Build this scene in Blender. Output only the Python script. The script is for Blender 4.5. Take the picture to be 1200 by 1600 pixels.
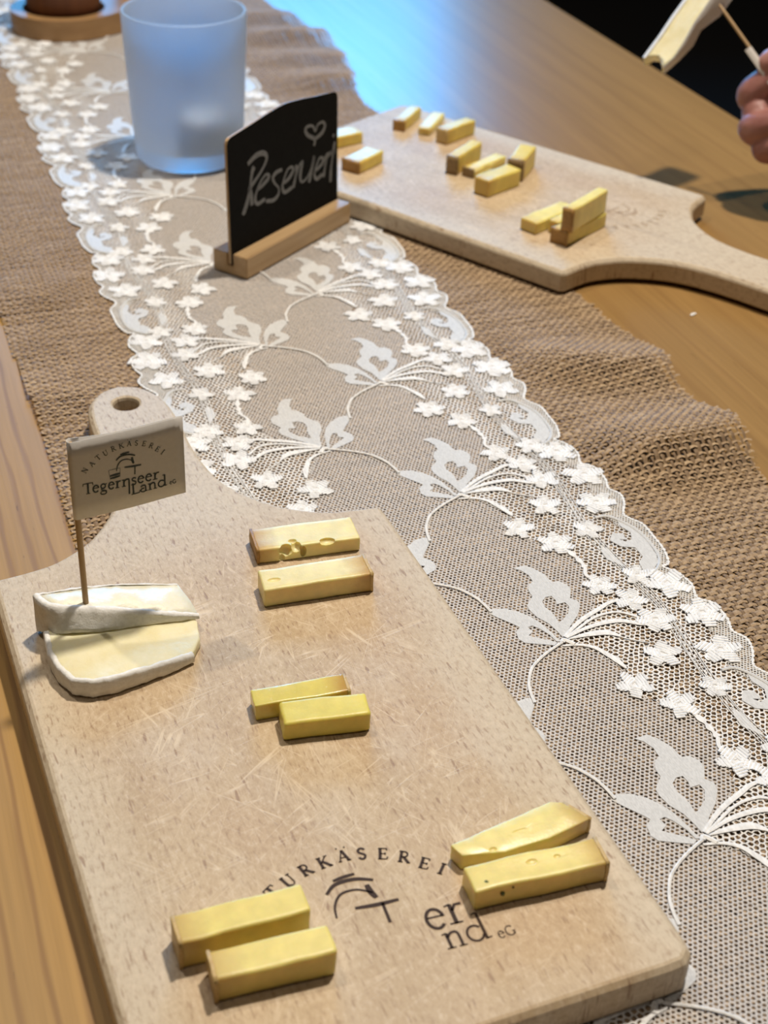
import bpy, bmesh, math, random
import numpy as np
from mathutils import Vector, Matrix, noise
from mathutils.geometry import tessellate_polygon

random.seed(7)
for o in list(bpy.data.objects):
    bpy.data.objects.remove(o)
scene = bpy.context.scene
COL = scene.collection
R = math.radians

# ------------------------------------------------------------------ camera
BT = 0.0165                       # height of the cutting boards' upper face
cam_d = bpy.data.cameras.new('camera')
cam = bpy.data.objects.new('camera', cam_d)
COL.objects.link(cam)
pitch, roll = 0.591469, 0.0400457
fw = Vector((0, math.cos(pitch), -math.sin(pitch)))
up0 = Vector((0, math.sin(pitch), math.cos(pitch)))
rt = Vector((1, 0, 0)) * math.cos(roll) + up0 * math.sin(roll)
up = up0 * math.cos(roll) - Vector((1, 0, 0)) * math.sin(roll)
M = Matrix((rt, up, -fw)).transposed().to_4x4()
M.translation = Vector((0, 0, 0.360231 + BT))
cam.matrix_world = M
cam_d.sensor_fit = 'VERTICAL'
cam_d.sensor_height = 36
cam_d.lens = 2251.99 / 1600 * 36
cam_d.clip_start = 0.02
cam_d.dof.use_dof = True
cam_d.dof.focus_distance = 0.58
cam_d.dof.aperture_fstop = 14.0
scene.camera = cam

# ------------------------------------------------------------------ world, lights, exposure
scene.view_settings.view_transform = 'Standard'
scene.view_settings.look = 'None'
scene.view_settings.gamma = 1
scene.view_settings.use_curve_mapping = False
scene.view_settings.exposure = 0.0
w = bpy.data.worlds.new('world')
scene.world = w
w.use_nodes = True
w.node_tree.nodes['Background'].inputs[0].default_value = (1.0, 0.86, 0.74, 1)
w.node_tree.nodes['Background'].inputs[1].default_value = 0.05

def area(name, loc, target, size, power, color, shape='DISK', sy=None):
    l = bpy.data.lights.new(name, 'AREA')
    l.shape = shape
    l.size = size
    if sy:
        l.size_y = sy
    l.energy = power
    l.color = color
    o = bpy.data.objects.new(name, l)
    COL.objects.link(o)
    o.location = loc
    d = Vector(target) - Vector(loc)
    o.rotation_euler = d.to_track_quat('-Z', 'Y').to_euler()
    return o

area('overhead_light', (0.30, 0.98, 1.75), (0.0, 0.6, 0), 0.10, 31, (1.0, 0.90, 0.77))
area('overhead_light', (-0.62, 0.95, 1.75), (-0.05, 0.6, 0), 0.06, 8, (1.0, 0.90, 0.77))
area('overhead_light', (0.15, 0.30, 1.75), (0.1, 0.7, 0), 0.12, 2.0, (1.0, 0.91, 0.79))  # added weak fill from the front; the two above are the ceiling spots
area('blue_stage_light', (-0.40, 3.1, 0.80), (-0.1, 1.3, 0.0), 1.0, 36, (0.015, 0.42, 1.0), 'RECTANGLE', 0.55)

# ------------------------------------------------------------------ helpers
def obj(name, me, mat=None, parent=None, smooth=False):
    if mat is not None:
        me.materials.clear()
        for m in (mat if isinstance(mat, (list, tuple)) else [mat]):
            me.materials.append(m)
    if smooth:
        me.polygons.foreach_set('use_smooth', [True] * len(me.polygons))
    o = bpy.data.objects.new(name, me)
    COL.objects.link(o)
    if parent is not None:
        o.parent = parent
    return o

def empty(name, loc=(0, 0, 0), rz=0):
    o = bpy.data.objects.new(name, None)
    COL.objects.link(o)
    o.location = loc
    o.rotation_euler = (0, 0, rz)
    o.empty_display_size = 0.02
    return o

def tag(o, label, cat, group=None):
    o['label'] = label
    o['category'] = cat
    if group:
        o['group'] = group
    return o

def pymesh(name, v, f):
    me = bpy.data.meshes.new(name)
    me.from_pydata([tuple(p) for p in v], [], [tuple(q) for q in f])
    me.update()
    return me

def bm_mesh(name, bm):
    bmesh.ops.recalc_face_normals(bm, faces=bm.faces[:])
    me = bpy.data.meshes.new(name)
    bm.to_mesh(me)
    bm.free()
    return me

def np_quads(name, verts, quads):
    me = bpy.data.meshes.new(name)
    verts = np.asarray(verts, np.float32)
    quads = np.asarray(quads, np.int32)
    me.vertices.add(len(verts))
    me.vertices.foreach_set('co', verts.ravel())
    me.loops.add(quads.size)
    me.loops.foreach_set('vertex_index', quads.ravel())
    me.polygons.add(len(quads))
    me.polygons.foreach_set('loop_start', np.arange(0, quads.size, 4, dtype=np.int32))
    try:
        me.polygons.foreach_set('loop_total', np.full(len(quads), 4, np.int32))
    except Exception:
        pass
    me.update(calc_edges=True)
    return me

def catmull(pts, n=6, closed=False):
    pts = [Vector(p) for p in pts]
    out = []
    m = len(pts)
    rng = range(m) if closed else range(m - 1)
    for i in rng:
        p0 = pts[(i - 1) % m] if closed or i > 0 else pts[i]
        p1 = pts[i]
        p2 = pts[(i + 1) % m]
        p3 = pts[(i + 2) % m] if closed or i + 2 < m else p2
        for k in range(n):
            t = k / n
            out.append(0.5 * ((2 * p1) + (p2 - p0) * t + (2 * p0 - 5 * p1 + 4 * p2 - p3) * t * t + (3 * p1 - p0 - 3 * p2 + p3) * t ** 3))
    if not closed:
        out.append(pts[-1])
    return out

class Flat:
    """collects flat shapes (ribbons and polygons) in 2D with a small thickness"""
    def __init__(self):
        self.v, self.f = [], []
    def ribbon(self, pts, width, z0=0.0, z1=0.0003, n=5, taper=None, crown=0.0, smooth=True):
        p = catmull([Vector((x, y, 0)) for x, y in pts], n) if smooth and len(pts) > 2 else [Vector((x, y, 0)) for x, y in pts]
        m = len(p)
        base = len(self.v)
        for i, q in enumerate(p):
            d = (p[min(i + 1, m - 1)] - p[max(i - 1, 0)])
            d = d.normalized() if d.length > 0 else Vector((1, 0, 0))
            nn = Vector((-d.y, d.x, 0))
            u = i / (m - 1)
            hw = width / 2 * (taper(u) if taper else 1)
            a, b = q + nn * hw, q - nn * hw
            self.v += [(a.x, a.y, z0), (a.x, a.y, z1), (q.x, q.y, z1 + crown), (b.x, b.y, z1), (b.x, b.y, z0)]
        for i in range(m - 1):
            k = base + 5 * i
            for j in range(4):
                self.f.append((k + j, k + j + 1, k + j + 6, k + j + 5))
        self.f.append(tuple(base + j for j in range(5)))
        k = base + 5 * (m - 1)
        self.f.append(tuple(k + 4 - j for j in range(5)))
    def poly(self, loops, z0=0.0, z1=0.0003):
        loops = [[Vector((x, y, 0)) for x, y in l] for l in loops]
        flat = [p for l in loops for p in l]
        base = len(self.v)
        self.v += [(p.x, p.y, z1) for p in flat] + [(p.x, p.y, z0) for p in flat]
        n = len(flat)
        for t in tessellate_polygon(loops):
            a, b, c = (flat[i] for i in t)
            if (b - a).cross(c - a).z < 0:
                t = (t[0], t[2], t[1])
            self.f.append(tuple(base + i for i in t))
        k = 0
        for l in loops:
            m = len(l)
            for i in range(m):
                j = (i + 1) % m
                self.f.append((base + k + i, base + k + j, base + n + k + j, base + n + k + i))
            k += m
    def mesh(self, name, xf=None):
        v = [xf(Vector(p)) for p in self.v] if xf else self.v
        me = pymesh(name, v, self.f)
        bm = bmesh.new()
        bm.from_mesh(me)
        bmesh.ops.recalc_face_normals(bm, faces=bm.faces[:])
        bm.to_mesh(me)
        bm.free()
        return me

def lathe(name, prof, n=64):
    v, f = [], []
    m = len(prof)
    for i in range(n):
        a = 2 * math.pi * i / n
        for r, z in prof:
            v.append((r * math.cos(a), r * math.sin(a), z))
    for i in range(n):
        j = (i + 1) % n
        for k in range(m - 1):
            f.append((i * m + k, j * m + k, j * m + k + 1, i * m + k + 1))
    me = pymesh(name, v, f)
    bm = bmesh.new()
    bm.from_mesh(me)
    bmesh.ops.remove_doubles(bm, verts=bm.verts[:], dist=1e-6)
    bmesh.ops.recalc_face_normals(bm, faces=bm.faces[:])
    bm.to_mesh(me)
    bm.free()
    return me

def baked(o):
    """replace an object's mesh by its evaluated (modified) mesh"""
    dg = bpy.context.evaluated_depsgraph_get()
    dg.update()
    me = bpy.data.meshes.new_from_object(o.evaluated_get(dg))
    o.modifiers.clear()
    o.data = me
    return me

# ------------------------------------------------------------------ materials
class Mat:
    def __init__(self, name, rough=0.6, base=(0.8, 0.8, 0.8), **kw):
        self.m = bpy.data.materials.new(name)
        self.m.use_nodes = True
        self.t = self.m.node_tree
        self.b = self.t.nodes['Principled BSDF']
        self.b.inputs['Roughness'].default_value = rough
        self.b.inputs['Base Color'].default_value = (*base, 1)
        for k, v in kw.items():
            self.b.inputs[k.replace('_', ' ')].default_value = v
    def n(self, typ, **kw):
        nd = self.t.nodes.new(typ)
        for k, v in kw.items():
            if k.startswith('i_'):
                key = k[2:]
                key = int(key) if key.isdigit() else key.replace('_', ' ')
                if isinstance(v, bpy.types.NodeSocket):
                    self.t.links.new(v, nd.inputs[key])
                else:
                    nd.inputs[key].default_value = v
            else:
                setattr(nd, k, v)
        return nd
    def l(self, a, b):
        self.t.links.new(a, b)
    def coord(self, scale=(1, 1, 1), rot=(0, 0, 0), loc=(0, 0, 0), what='Object'):
        tc = self.n('ShaderNodeTexCoord')
        mp = self.n('ShaderNodeMapping')
        mp.inputs['Scale'].default_value = scale
        mp.inputs['Rotation'].default_value = rot
        mp.inputs['Location'].default_value = loc
        self.l(tc.outputs[what], mp.inputs['Vector'])
        return mp.outputs[0]
    def noise(self, vec, scale, detail=3, rough=0.55, dist=0.0):
        return self.n('ShaderNodeTexNoise', i_Vector=vec, i_Scale=scale, i_Detail=detail, i_Roughness=rough, i_Distortion=dist).outputs[0]
    def ramp(self, fac, stops, interp='LINEAR'):
        r = self.n('ShaderNodeValToRGB', i_0=fac)
        r.color_ramp.interpolation = interp
        e = r.color_ramp.elements
        while len(e) < len(stops):
            e.new(0.5)
        for el, (p, c) in zip(e, stops):
            el.position = p
            el.color = (*c, 1) if len(c) == 3 else c
        return r.outputs[0]
    def mr(self, v, a, b, c=0.0, d=1.0):
        return self.n('ShaderNodeMapRange', i_0=v, i_1=a, i_2=b, i_3=c, i_4=d).outputs[0]
    def math(self, op, a, b=0.0):
        nd = self.n('ShaderNodeMath', operation=op)
        for i, x in enumerate((a, b)):
            if isinstance(x, bpy.types.NodeSocket):
                self.l(x, nd.inputs[i])
            else:
                nd.inputs[i].default_value = x
        return nd.outputs[0]
    def mix(self, fac, a, b, blend='MIX'):
        nd = self.n('ShaderNodeMix', data_type='RGBA', blend_type=blend)
        for s, x in ((nd.inputs['Factor'], fac), (nd.inputs['A'], a), (nd.inputs['B'], b)):
            pass
        for i, x in ((0, fac), (6, a), (7, b)):
            if isinstance(x, bpy.types.NodeSocket):
                self.l(x, nd.inputs[i])
            else:
                nd.inputs[i].default_value = x if i == 0 else (*x, 1)
        return nd.outputs[2]
    def col(self, sock):
        self.l(sock, self.b.inputs['Base Color'])
    def bump(self, h, strength=0.3, dist=0.001):
        nd = self.n('ShaderNodeBump', i_Height=h, i_Strength=strength, i_Distance=dist)
        self.l(nd.outputs[0], self.b.inputs['Normal'])

def xyz(m, vec):
    s = m.n('ShaderNodeSeparateXYZ', i_0=vec)
    return s.outputs

# -- table wood (grain along local Y)
def table_wood(name, c1, c2, line, lines, seed, rough=0.34, dist=3.0):
    m = Mat(name, rough, Specular_IOR_Level=0.35 if rough > 0.38 else 0.5)
    co = m.coord((1, 1, 1), loc=(seed, seed * 1.7, 0))
    st = m.coord((38, 1.3, 10), loc=(seed, seed, 0))
    g = m.noise(st, 1.0, 5, 0.6, 0.35)
    fine = m.noise(m.coord((420, 9, 40), loc=(seed, 0, 0)), 1.0, 3, 0.6)
    big = m.noise(m.coord((5, 1.1, 1), loc=(seed, 0, 0)), 1.0, 2)
    c = m.ramp(g, [(0.30, c1), (0.68, c2)])
    c = m.mix(m.mr(fine, 0.35, 0.75, 0, 0.40), c, tuple(x * 0.62 for x in c1))
    c = m.mix(m.mr(big, 0.4, 0.7, 0, 0.35), c, tuple(x * 1.12 for x in c2))
    wv = m.n('ShaderNodeTexWave', wave_type='BANDS', bands_direction='X', i_Vector=m.coord((1, 0.10, 0.2), loc=(seed, 0, 0)), i_Scale=lines[0], i_Distortion=dist, i_Detail=2.0, i_Detail_Scale=2.5).outputs[1]
    lf = m.mr(wv, 0.72, 1.0, 0, lines[1])
    c = m.mix(lf, c, line)
    sp = m.noise(m.coord((300, 60, 50), loc=(seed, 3, 0)), 1.0, 2)
    c = m.mix(m.mr(sp, 0.70, 0.76, 0, 0.5), c, tuple(x * 0.5 for x in line))
    m.col(c)
    m.bump(m.math('ADD', fine, m.math('MULTIPLY', lf, -0.4)), 0.12, 0.0006)
    return m.m

TW_L = table_wood('pine_plank', (0.36, 0.208, 0.062), (0.46, 0.275, 0.09), (0.20, 0.095, 0.032), (34, 0.5), 0.3, 0.5, 3.2)
TW_C = table_wood('oak_plank_mid', (0.34, 0.195, 0.075), (0.42, 0.25, 0.10), (0.23, 0.115, 0.04), (16, 0.3), 4.1, 0.40)
TW_R = table_wood('oak_plank', (0.285, 0.162, 0.053), (0.36, 0.21, 0.073), (0.23, 0.12, 0.042), (15, 0.25), 9.2, 0.32)

# -- beech of the cutting boards (grain along local Y)
def beech(name, seed):
    m = Mat(name, 0.55)
    co = m.coord((1, 1, 1), loc=(seed, 0, 0))
    g = m.noise(m.coord((60, 5, 20), loc=(seed, 0, 0)), 1.0, 4, 0.6, 0.3)
    big = m.noise(m.coord((14, 9, 9), loc=(seed, 2, 0)), 1.0, 3, 0.6)
    c = m.ramp(g, [(0.28, (0.46, 0.335, 0.195)), (0.70, (0.60, 0.465, 0.295))])
    c = m.mix(m.mr(big, 0.40, 0.66, 0, 0.55), c, (0.475, 0.315, 0.18))
    pale = m.noise(m.coord((22, 12, 9), loc=(seed + 5, 1, 0)), 1.0, 4, 0.65)
    c = m.mix(m.mr(pale, 0.52, 0.72, 0, 0.6), c, (0.62, 0.515, 0.39))
    # washed-out paler rim of the used board
    o = xyz(m, m.coord())
    ax = m.math('ABSOLUTE', o[0])
    rim = m.math('MAXIMUM', m.mr(m.math('ADD', ax, m.math('MULTIPLY', pale, 0.03)), 0.074, 0.094, 0, 0.75),
                 m.mr(m.math('ADD', o[1], m.math('MULTIPLY', pale, 0.05)), 0.255, 0.31, 0, 0.75))
    c = m.mix(rim, c, (0.60, 0.51, 0.375))
    mott = m.noise(m.coord((1, 0.5, 1), loc=(seed, 4, 0)), 520, 5, 0.75)
    c = m.mix(m.mr(mott, 0.51, 0.68, 0, 0.55), c, (0.33, 0.205, 0.115))
    c = m.mix(m.mr(mott, 0.47, 0.34, 0, 0.7), c, (0.68, 0.55, 0.40))
    st1 = m.noise(m.coord((40, 2.2, 1), loc=(seed + 2, 6, 0)), 1.0, 2, 0.5)
    c = m.mix(m.mr(st1, 0.66, 0.76, 0, 0.35), c, (0.34, 0.26, 0.19))
    # short dark pores
    sp = m.noise(m.coord((760, 170, 90), loc=(seed, 7, 0)), 1.0, 1.5, 0.5)
    sp2 = m.noise(m.coord((480, 95, 60), loc=(seed, 9, 0)), 1.0, 1.5, 0.5)
    pores = m.math('MAXIMUM', m.mr(sp, 0.60, 0.72, 0, 0.5), m.mr(sp2, 0.66, 0.72, 0, 0.7))
    c = m.mix(pores, c, (0.27, 0.155, 0.085))
    # knife cuts in three directions, in the used middle
    cuts = None
    for k, (rz, sx, sy) in enumerate(((0.5, 150, 9), (-0.75, 170, 10), (1.35, 140, 8), (0.05, 160, 9), (-0.35, 130, 7), (0.95, 160, 8))):
        mp = m.n('ShaderNodeMapping', i_Vector=m.coord(rot=(0, 0, rz)))
        mp.inputs['Scale'].default_value = (sx, sy, 1)
        mp.inputs['Location'].default_value = (seed + k, k * 3.1, 0)
        vo = m.noise(mp.outputs[0], 1.0, 1.0, 0.4)
        ln = m.mr(m.math('ABSOLUTE', m.math('SUBTRACT', vo, 0.5)), 0.0, 0.008, 1.0, 0.0)
        msk = m.mr(m.noise(m.coord((55, 55, 1), loc=(k * 4.4, seed, 0)), 1.0, 2), 0.46, 0.58)
        ln = m.math('MULTIPLY', ln, msk)
        cuts = ln if cuts is None else m.math('MAXIMUM', cuts, ln)
    mid = m.math('MULTIPLY', m.mr(ax, 0.045, 0.085, 1, 0.15), m.mr(m.math('ABSOLUTE', m.math('SUBTRACT', o[1], 0.14)), 0.06, 0.16, 1, 0.12))
    cuts = m.math('MULTIPLY', cuts, mid)
    c = m.mix(m.math('MULTIPLY', cuts, 0.8), c, (0.74, 0.60, 0.42))
    m.col(c)
    fine = m.noise(m.coord((700, 60, 90), loc=(seed, 0, 0)), 1.0, 3, 0.6)
    h = m.math('SUBTRACT', m.math('SUBTRACT', fine, m.math('MULTIPLY', pores, 0.8)), m.math('MULTIPLY', cuts, 0.5))
    m.bump(h, 0.25, 0.0005)
    return m.m
BEECH_A, BEECH_B = beech('beech_near', 0.7), beech('beech_far', 5.3)

def light_wood(name, c1, c2, axis_scale, rough=0.5):
    m = Mat(name, rough)
    g = m.noise(m.coord(axis_scale), 1.0, 4, 0.6, 0.4)
    f = m.noise(m.coord(tuple(x * 7 for x in axis_scale)), 1.0, 2)
    c = m.ramp(g, [(0.3, c1), (0.7, c2)])
    c = m.mix(m.mr(f, 0.5, 0.8, 0, 0.3), c, tuple(x * 0.7 for x in c1))
    m.col(c)
    m.bump(f, 0.15, 0.0004)
    return m.m
SIGN_WOOD = light_wood('sign_wood', (0.44, 0.28, 0.13), (0.56, 0.38, 0.20), (8, 160, 160))
TRAY_WOOD = light_wood('tray_wood', (0.30, 0.165, 0.065), (0.40, 0.235, 0.10), (20, 20, 120))
CUP_WOOD = light_wood('cup_wood', (0.13, 0.042, 0.014), (0.19, 0.066, 0.022), (90, 90, 8), 0.5)
PICK_WOOD = light_wood('pick_wood', (0.42, 0.27, 0.13), (0.56, 0.38, 0.20), (600, 600, 30))

# -- textiles
def burlap_mat(name, lo, hi):
    m = Mat(name, 0.7, Sheen_Weight=0.25, Sheen_Roughness=0.4)
    m.b.inputs['Sheen Tint'].default_value = (0.85, 0.80, 0.88, 1)
    a = m.noise(m.coord((900, 120, 50)), 1.0, 2)
    b = m.noise(m.coord((120, 900, 50)), 1.0, 2)
    big = m.noise(m.coord((14, 14, 14)), 1.0, 3)
    c = m.ramp(m.math('MULTIPLY', m.math('ADD', a, b), 0.5), [(0.36, lo), (0.64, hi)])
    c = m.mix(m.mr(big, 0.4, 0.7, 0, 0.25), c, tuple(x * 0.8 for x in lo))
    m.col(c)
    return m.m
JUTE = [burlap_mat('jute_warp', (0.165, 0.100, 0.048), (0.29, 0.19, 0.10)), burlap_mat('jute_weft', (0.29, 0.188, 0.098), (0.52, 0.37, 0.215))]

def lace_mat(name, base, alpha, rough=0.6, scale=900, bump=0.5):
    m = Mat(name, rough, base, Specular_IOR_Level=0.2)
    m.b.inputs['Alpha'].default_value = alpha
    n = m.noise(m.coord((scale, scale * 0.25, scale)), 1.0, 2)
    c = m.ramp(n, [(0.3, tuple(x * 0.80 for x in base)), (0.65, base)])
    m.col(c)
    m.bump(n, bump, 0.0004)
    return m.m
EMBROID = lace_mat('embroidery_thread', (0.93, 0.935, 0.94), 1.0)
EMB_SATIN = lace_mat('satin_fill', (0.80, 0.80, 0.79), 0.85, 0.5, 2400, 0.3)
NET_FINE = lace_mat('tulle_thread', (0.70, 0.66, 0.625), 0.90, 0.7)
NET_DENSE = lace_mat('border_net_thread', (0.80, 0.78, 0.74), 0.9, 0.7)
NET_HEX = lace_mat('hexagon_net_thread', (0.90, 0.88, 0.85), 0.95, 0.6)
CORD = lace_mat('cord_thread', (0.90, 0.895, 0.88), 1.0)

# -- cheese
def cheese_mat(name, base, edge=None, L=0.045, end=0, rough=0.38, spots=0.0, coat=0.0):
    m = Mat(name, rough, base)
    m.b.inputs['Subsurface Weight'].default_value = 0.45
    m.b.inputs['Subsurface Radius'].default_value = (0.007, 0.0045, 0.0008)
    m.b.inputs['Subsurface Scale'].default_value = 0.6
    m.b.inputs['Coat Weight'].default_value = coat
    m.b.inputs['Coat Roughness'].default_value = 0.25
    n = m.noise(m.coord((1, 1, 1)), 160, 4)
    c = m.ramp(n, [(0.3, tuple(x * 0.90 for x in base)), (0.7, tuple(min(1, x * 1.05) for x in base))])
    if edge is not None:
        o = xyz(m, m.coord())
        x = o[0] if end == 0 else m.math('SUBTRACT', L, o[0])
        x = m.math('ADD', x, m.math('MULTIPLY', m.math('SUBTRACT', n, 0.5), 0.004))
        c = m.mix(m.mr(x, 0.0005, 0.010, 0.85, 0.0), c, edge)
    if spots:
        s = m.noise(m.coord((1, 1, 1)), 520, 1)
        c = m.mix(m.mr(s, 0.70, 0.78, 0, spots), c, (0.85, 0.80, 0.55))
    m.col(c)
    m.bump(m.noise(m.coord((1, 1, 1)), 900, 3), 0.18, 0.0005)
    return m.m
RIND_BROWN = None
def rind_mat(name, c1, c2, rough=0.5):
    m = Mat(name, rough)
    n = m.noise(m.coord((1, 1, 1)), 500, 4, 0.65)
    m.col(m.ramp(n, [(0.3, c1), (0.7, c2)]))
    m.bump(n, 0.5, 0.0006)
    return m.m
RIND_BROWN = rind_mat('brown_rind', (0.30, 0.15, 0.035), (0.47, 0.26, 0.07))
RIND_TAN = rind_mat('tan_rind', (0.50, 0.33, 0.12), (0.66, 0.48, 0.21))
RIND_GREY = rind_mat('grey_brown_rind', (0.17, 0.105, 0.045), (0.36, 0.24, 0.11))
RIND_WHITE = rind_mat('white_mould_rind', (0.78, 0.76, 0.71), (0.92, 0.91, 0.88), 0.8)
def camembert_paste(name='camembert_paste', lo=(0.80, 0.72, 0.42), hi=(0.88, 0.82, 0.57)):
    m = Mat(name, 0.42, (0.80, 0.72, 0.42))
    m.b.inputs['Subsurface Weight'].default_value = 0.3
    m.b.inputs['Subsurface Radius'].default_value = (0.006, 0.005, 0.0025)
    m.b.inputs['Subsurface Scale'].default_value = 0.6
    n = m.noise(m.coord(), 120, 4)
    m.col(m.ramp(n, [(0.3, lo), (0.7, hi)]))
    m.bump(m.noise(m.coord(), 420, 4), 0.35, 0.0008)
    return m.m
PASTE = camembert_paste()
PASTE_PALE = camembert_paste('camembert_paste_pale', (0.86, 0.81, 0.62), (0.92, 0.90, 0.78))

# -- others
def plain(name, base, rough=0.6, nscale=200, var=0.12, bump=0.1, **kw):
    m = Mat(name, rough, base, **kw)
    n = m.noise(m.coord(), nscale, 3)
    m.col(m.ramp(n, [(0.3, tuple(x * (1 - var) for x in base)), (0.7, tuple(min(1, x * (1 + var * 0.5)) for x in base))]))
    if bump:
        m.bump(n, bump, 0.0005)
    return m.m
CHALKBOARD = plain('chalkboard_black', (0.008, 0.0078, 0.0072), 0.9, 300, 0.2, 0.0, Specular_IOR_Level=0.12)
CHALK = plain('chalk', (0.22, 0.22, 0.215), 0.95, 1800, 0.55, 0.3)
PAPER = plain('flag_paper', (0.62, 0.585, 0.54), 0.8, 600, 0.04, 0.05)
INK = plain('dark_green_ink', (0.010, 0.022, 0.018), 0.6, 900, 0.2, 0.0)
BURN = plain('burnt_brand', (0.045, 0.020, 0.009), 0.8, 2200, 0.5, 0.0)
BURN_FAINT = plain('faded_brand', (0.42, 0.30, 0.19), 0.8, 900, 0.25, 0.0)
WAX = plain('white_wax', (0.86, 0.85, 0.82), 0.45, 60, 0.03, 0.0, Subsurface_Weight=0.2)
WICK = plain('wick', (0.03, 0.025, 0.02), 0.9, 900, 0.3)
ALU = plain('tealight_cup', (0.55, 0.55, 0.56), 0.4, 300, 0.1, 0.0, Metallic=0.8)
SKIN = None
def skin():
    m = Mat('skin', 0.48, (0.48, 0.25, 0.19))
    m.b.inputs['Subsurface Weight'].default_value = 0.2
    m.b.inputs['Subsurface Radius'].default_value = (0.010, 0.004, 0.002)
    m.b.inputs['Subsurface Scale'].default_value = 0.5
    n = m.noise(m.coord(), 55, 4)
    m.col(m.ramp(n, [(0.3, (0.29, 0.115, 0.098)), (0.7, (0.43, 0.215, 0.18))]))
    m.bump(m.noise(m.coord(), 700, 4), 0.2, 0.0006)
    return m.m
SKIN = skin()
SLEEVE = plain('dark_sleeve_cloth', (0.012, 0.012, 0.014), 0.9, 400, 0.3)
FLOOR = plain('dark_floor', (0.006, 0.005, 0.0045), 0.9, 4, 0.2)

def frosted():
    m = Mat('frosted_glass', 0.42, (0.84, 0.91, 1.0), IOR=1.45)
    m.b.inputs['Transmission Weight'].default_value = 1.0
    n = m.noise(m.coord((1, 1, 1.4)), 45, 4)
    m.l(m.mr(n, 0.35, 0.7, 0.36, 0.52), m.b.inputs['Roughness'])
    tr = m.n('ShaderNodeBsdfTranslucent', i_Color=(0.74, 0.83, 0.95, 1))
    df = m.n('ShaderNodeBsdfDiffuse', i_Color=(0.70, 0.79, 0.90, 1))
    mx0 = m.n('ShaderNodeMixShader', i_0=0.35)
    m.l(tr.outputs[0], mx0.inputs[1])
    m.l(df.outputs[0], mx0.inputs[2])
    mx = m.n('ShaderNodeMixShader', i_0=0.42)
    m.l(m.b.outputs[0], mx.inputs[1])
    m.l(mx0.outputs[0], mx.inputs[2])
    m.l(mx.outputs[0], m.t.nodes['Material Output'].inputs['Surface'])
    return m.m
FROST = frosted()

# ------------------------------------------------------------------ setting
fl = bmesh.new()
bmesh.ops.create_cube(fl, size=1)
bmesh.ops.scale(fl, vec=(8, 9, 0.04), verts=fl.verts[:])
floor = obj('floor', bm_mesh('floor', fl), FLOOR)
floor.location = (0, 2.05, -0.76)
floor['kind'] = 'structure'

WALL = plain('dark_wall_plaster', (0.05, 0.042, 0.036), 0.9, 6, 0.2)
for nm, c, d in (('wall_back', (0, 6.5), (8.0, 0.1)), ('wall_front', (0, -2.4), (8.0, 0.1)), ('wall_left', (-4.05, 2.05), (0.1, 9.0)), ('wall_right', (4.05, 2.05), (0.1, 9.0))):
    bm = bmesh.new()
    bmesh.ops.create_cube(bm, size=1)
    bmesh.ops.scale(bm, vec=(d[0], d[1], 3.2), verts=bm.verts[:])
    wl = obj(nm, bm_mesh(nm, bm), WALL)
    wl.location = (c[0], c[1], -0.74 + 1.6)
    wl['kind'] = 'structure'

# the runner frame: local X = across the table (t), local Y = along it (s)
RZ = math.atan2(0.3541716, 0.93518045)
TC, KO, P, S0 = 0.2125, 0.0238, 0.1147, 0.5239     # lace centre, knot offset, repeat, knot phase

def box_bm(x0, x1, y0, y1, z0, z1, bevel=0.0):
    bm = bmesh.new()
    bmesh.ops.create_cube(bm, size=1)
    for v in bm.verts:
        v.co = Vector(((x0 + x1) / 2 + v.co.x * (x1 - x0), (y0 + y1) / 2 + v.co.y * (y1 - y0), (z0 + z1) / 2 + v.co.z * (z1 - z0)))
    if bevel:
        bmesh.ops.bevel(bm, geom=bm.edges[:], offset=bevel, segments=2, affect='EDGES', profile=0.6)
    return bm

table = empty('table', (0, 0, 0), RZ)
tag(table, 'long wooden dining table with visible grain under the burlap runner', 'table')
for (x0, x1, mt) in ((-0.240, 0.1195, TW_L), (0.12, 0.3595, TW_C), (0.36, 0.663, TW_R)):
    obj('plank', bm_mesh('plank', box_bm(x0, x1, -0.35, 1.95, -0.032, 0.0, 0.0012)), mt, table)
obj('apron', bm_mesh('apron', box_bm(-0.19, 0.61, -0.28, 1.88, -0.10, -0.0325, 0.002)), TW_C, table)
for x in (-0.19, 0.55):
    for y in (-0.28, 1.82):
        obj('leg', bm_mesh('leg', box_bm(x, x + 0.06, y, y + 0.06, -0.74, -0.033, 0.003)), TW_C, table)

# ------------------------------------------------------------------ burlap runner, woven thread by thread
def sm(x, a, b):
    u = np.clip((x - a) / (b - a), 0, 1)
    return u * u * (3 - 2 * u)

def runner_z(s, t):
    """folds of the cloth: gentle ruffles along the free right edge"""
    z = np.zeros_like(s)
    side = sm(t, 0.305, 0.345)
    def ridge(s0, slope, near, far, h):
        c = s0 + slope * (t - 0.36)
        d = s - c
        return h * np.where(d < 0, np.exp(-(d / near) ** 2), np.exp(-(d / far) ** 2))
    z += side * ridge(0.532, 0.02, 0.018, 0.032, 0.0135)
    z += side * ridge(0.622, -0.35, 0.018, 0.026, 0.0095)
    for s0, h in ((1.145, 0.008), (1.205, 0.007), (1.275, 0.009), (1.34, 0.006)):
        z += sm(t, 0.31, 0.37) * ridge(s0, -0.3, 0.02, 0.026, h)
    left = sm(-t, -0.118, -0.080)
    z += left * (ridge(0.70, 0.1, 0.02, 0.03, 0.003) + ridge(0.825, 0.1, 0.02, 0.03, 0.0035) + ridge(0.60, 0.1, 0.02, 0.02, 0.0015))
    return z

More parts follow.
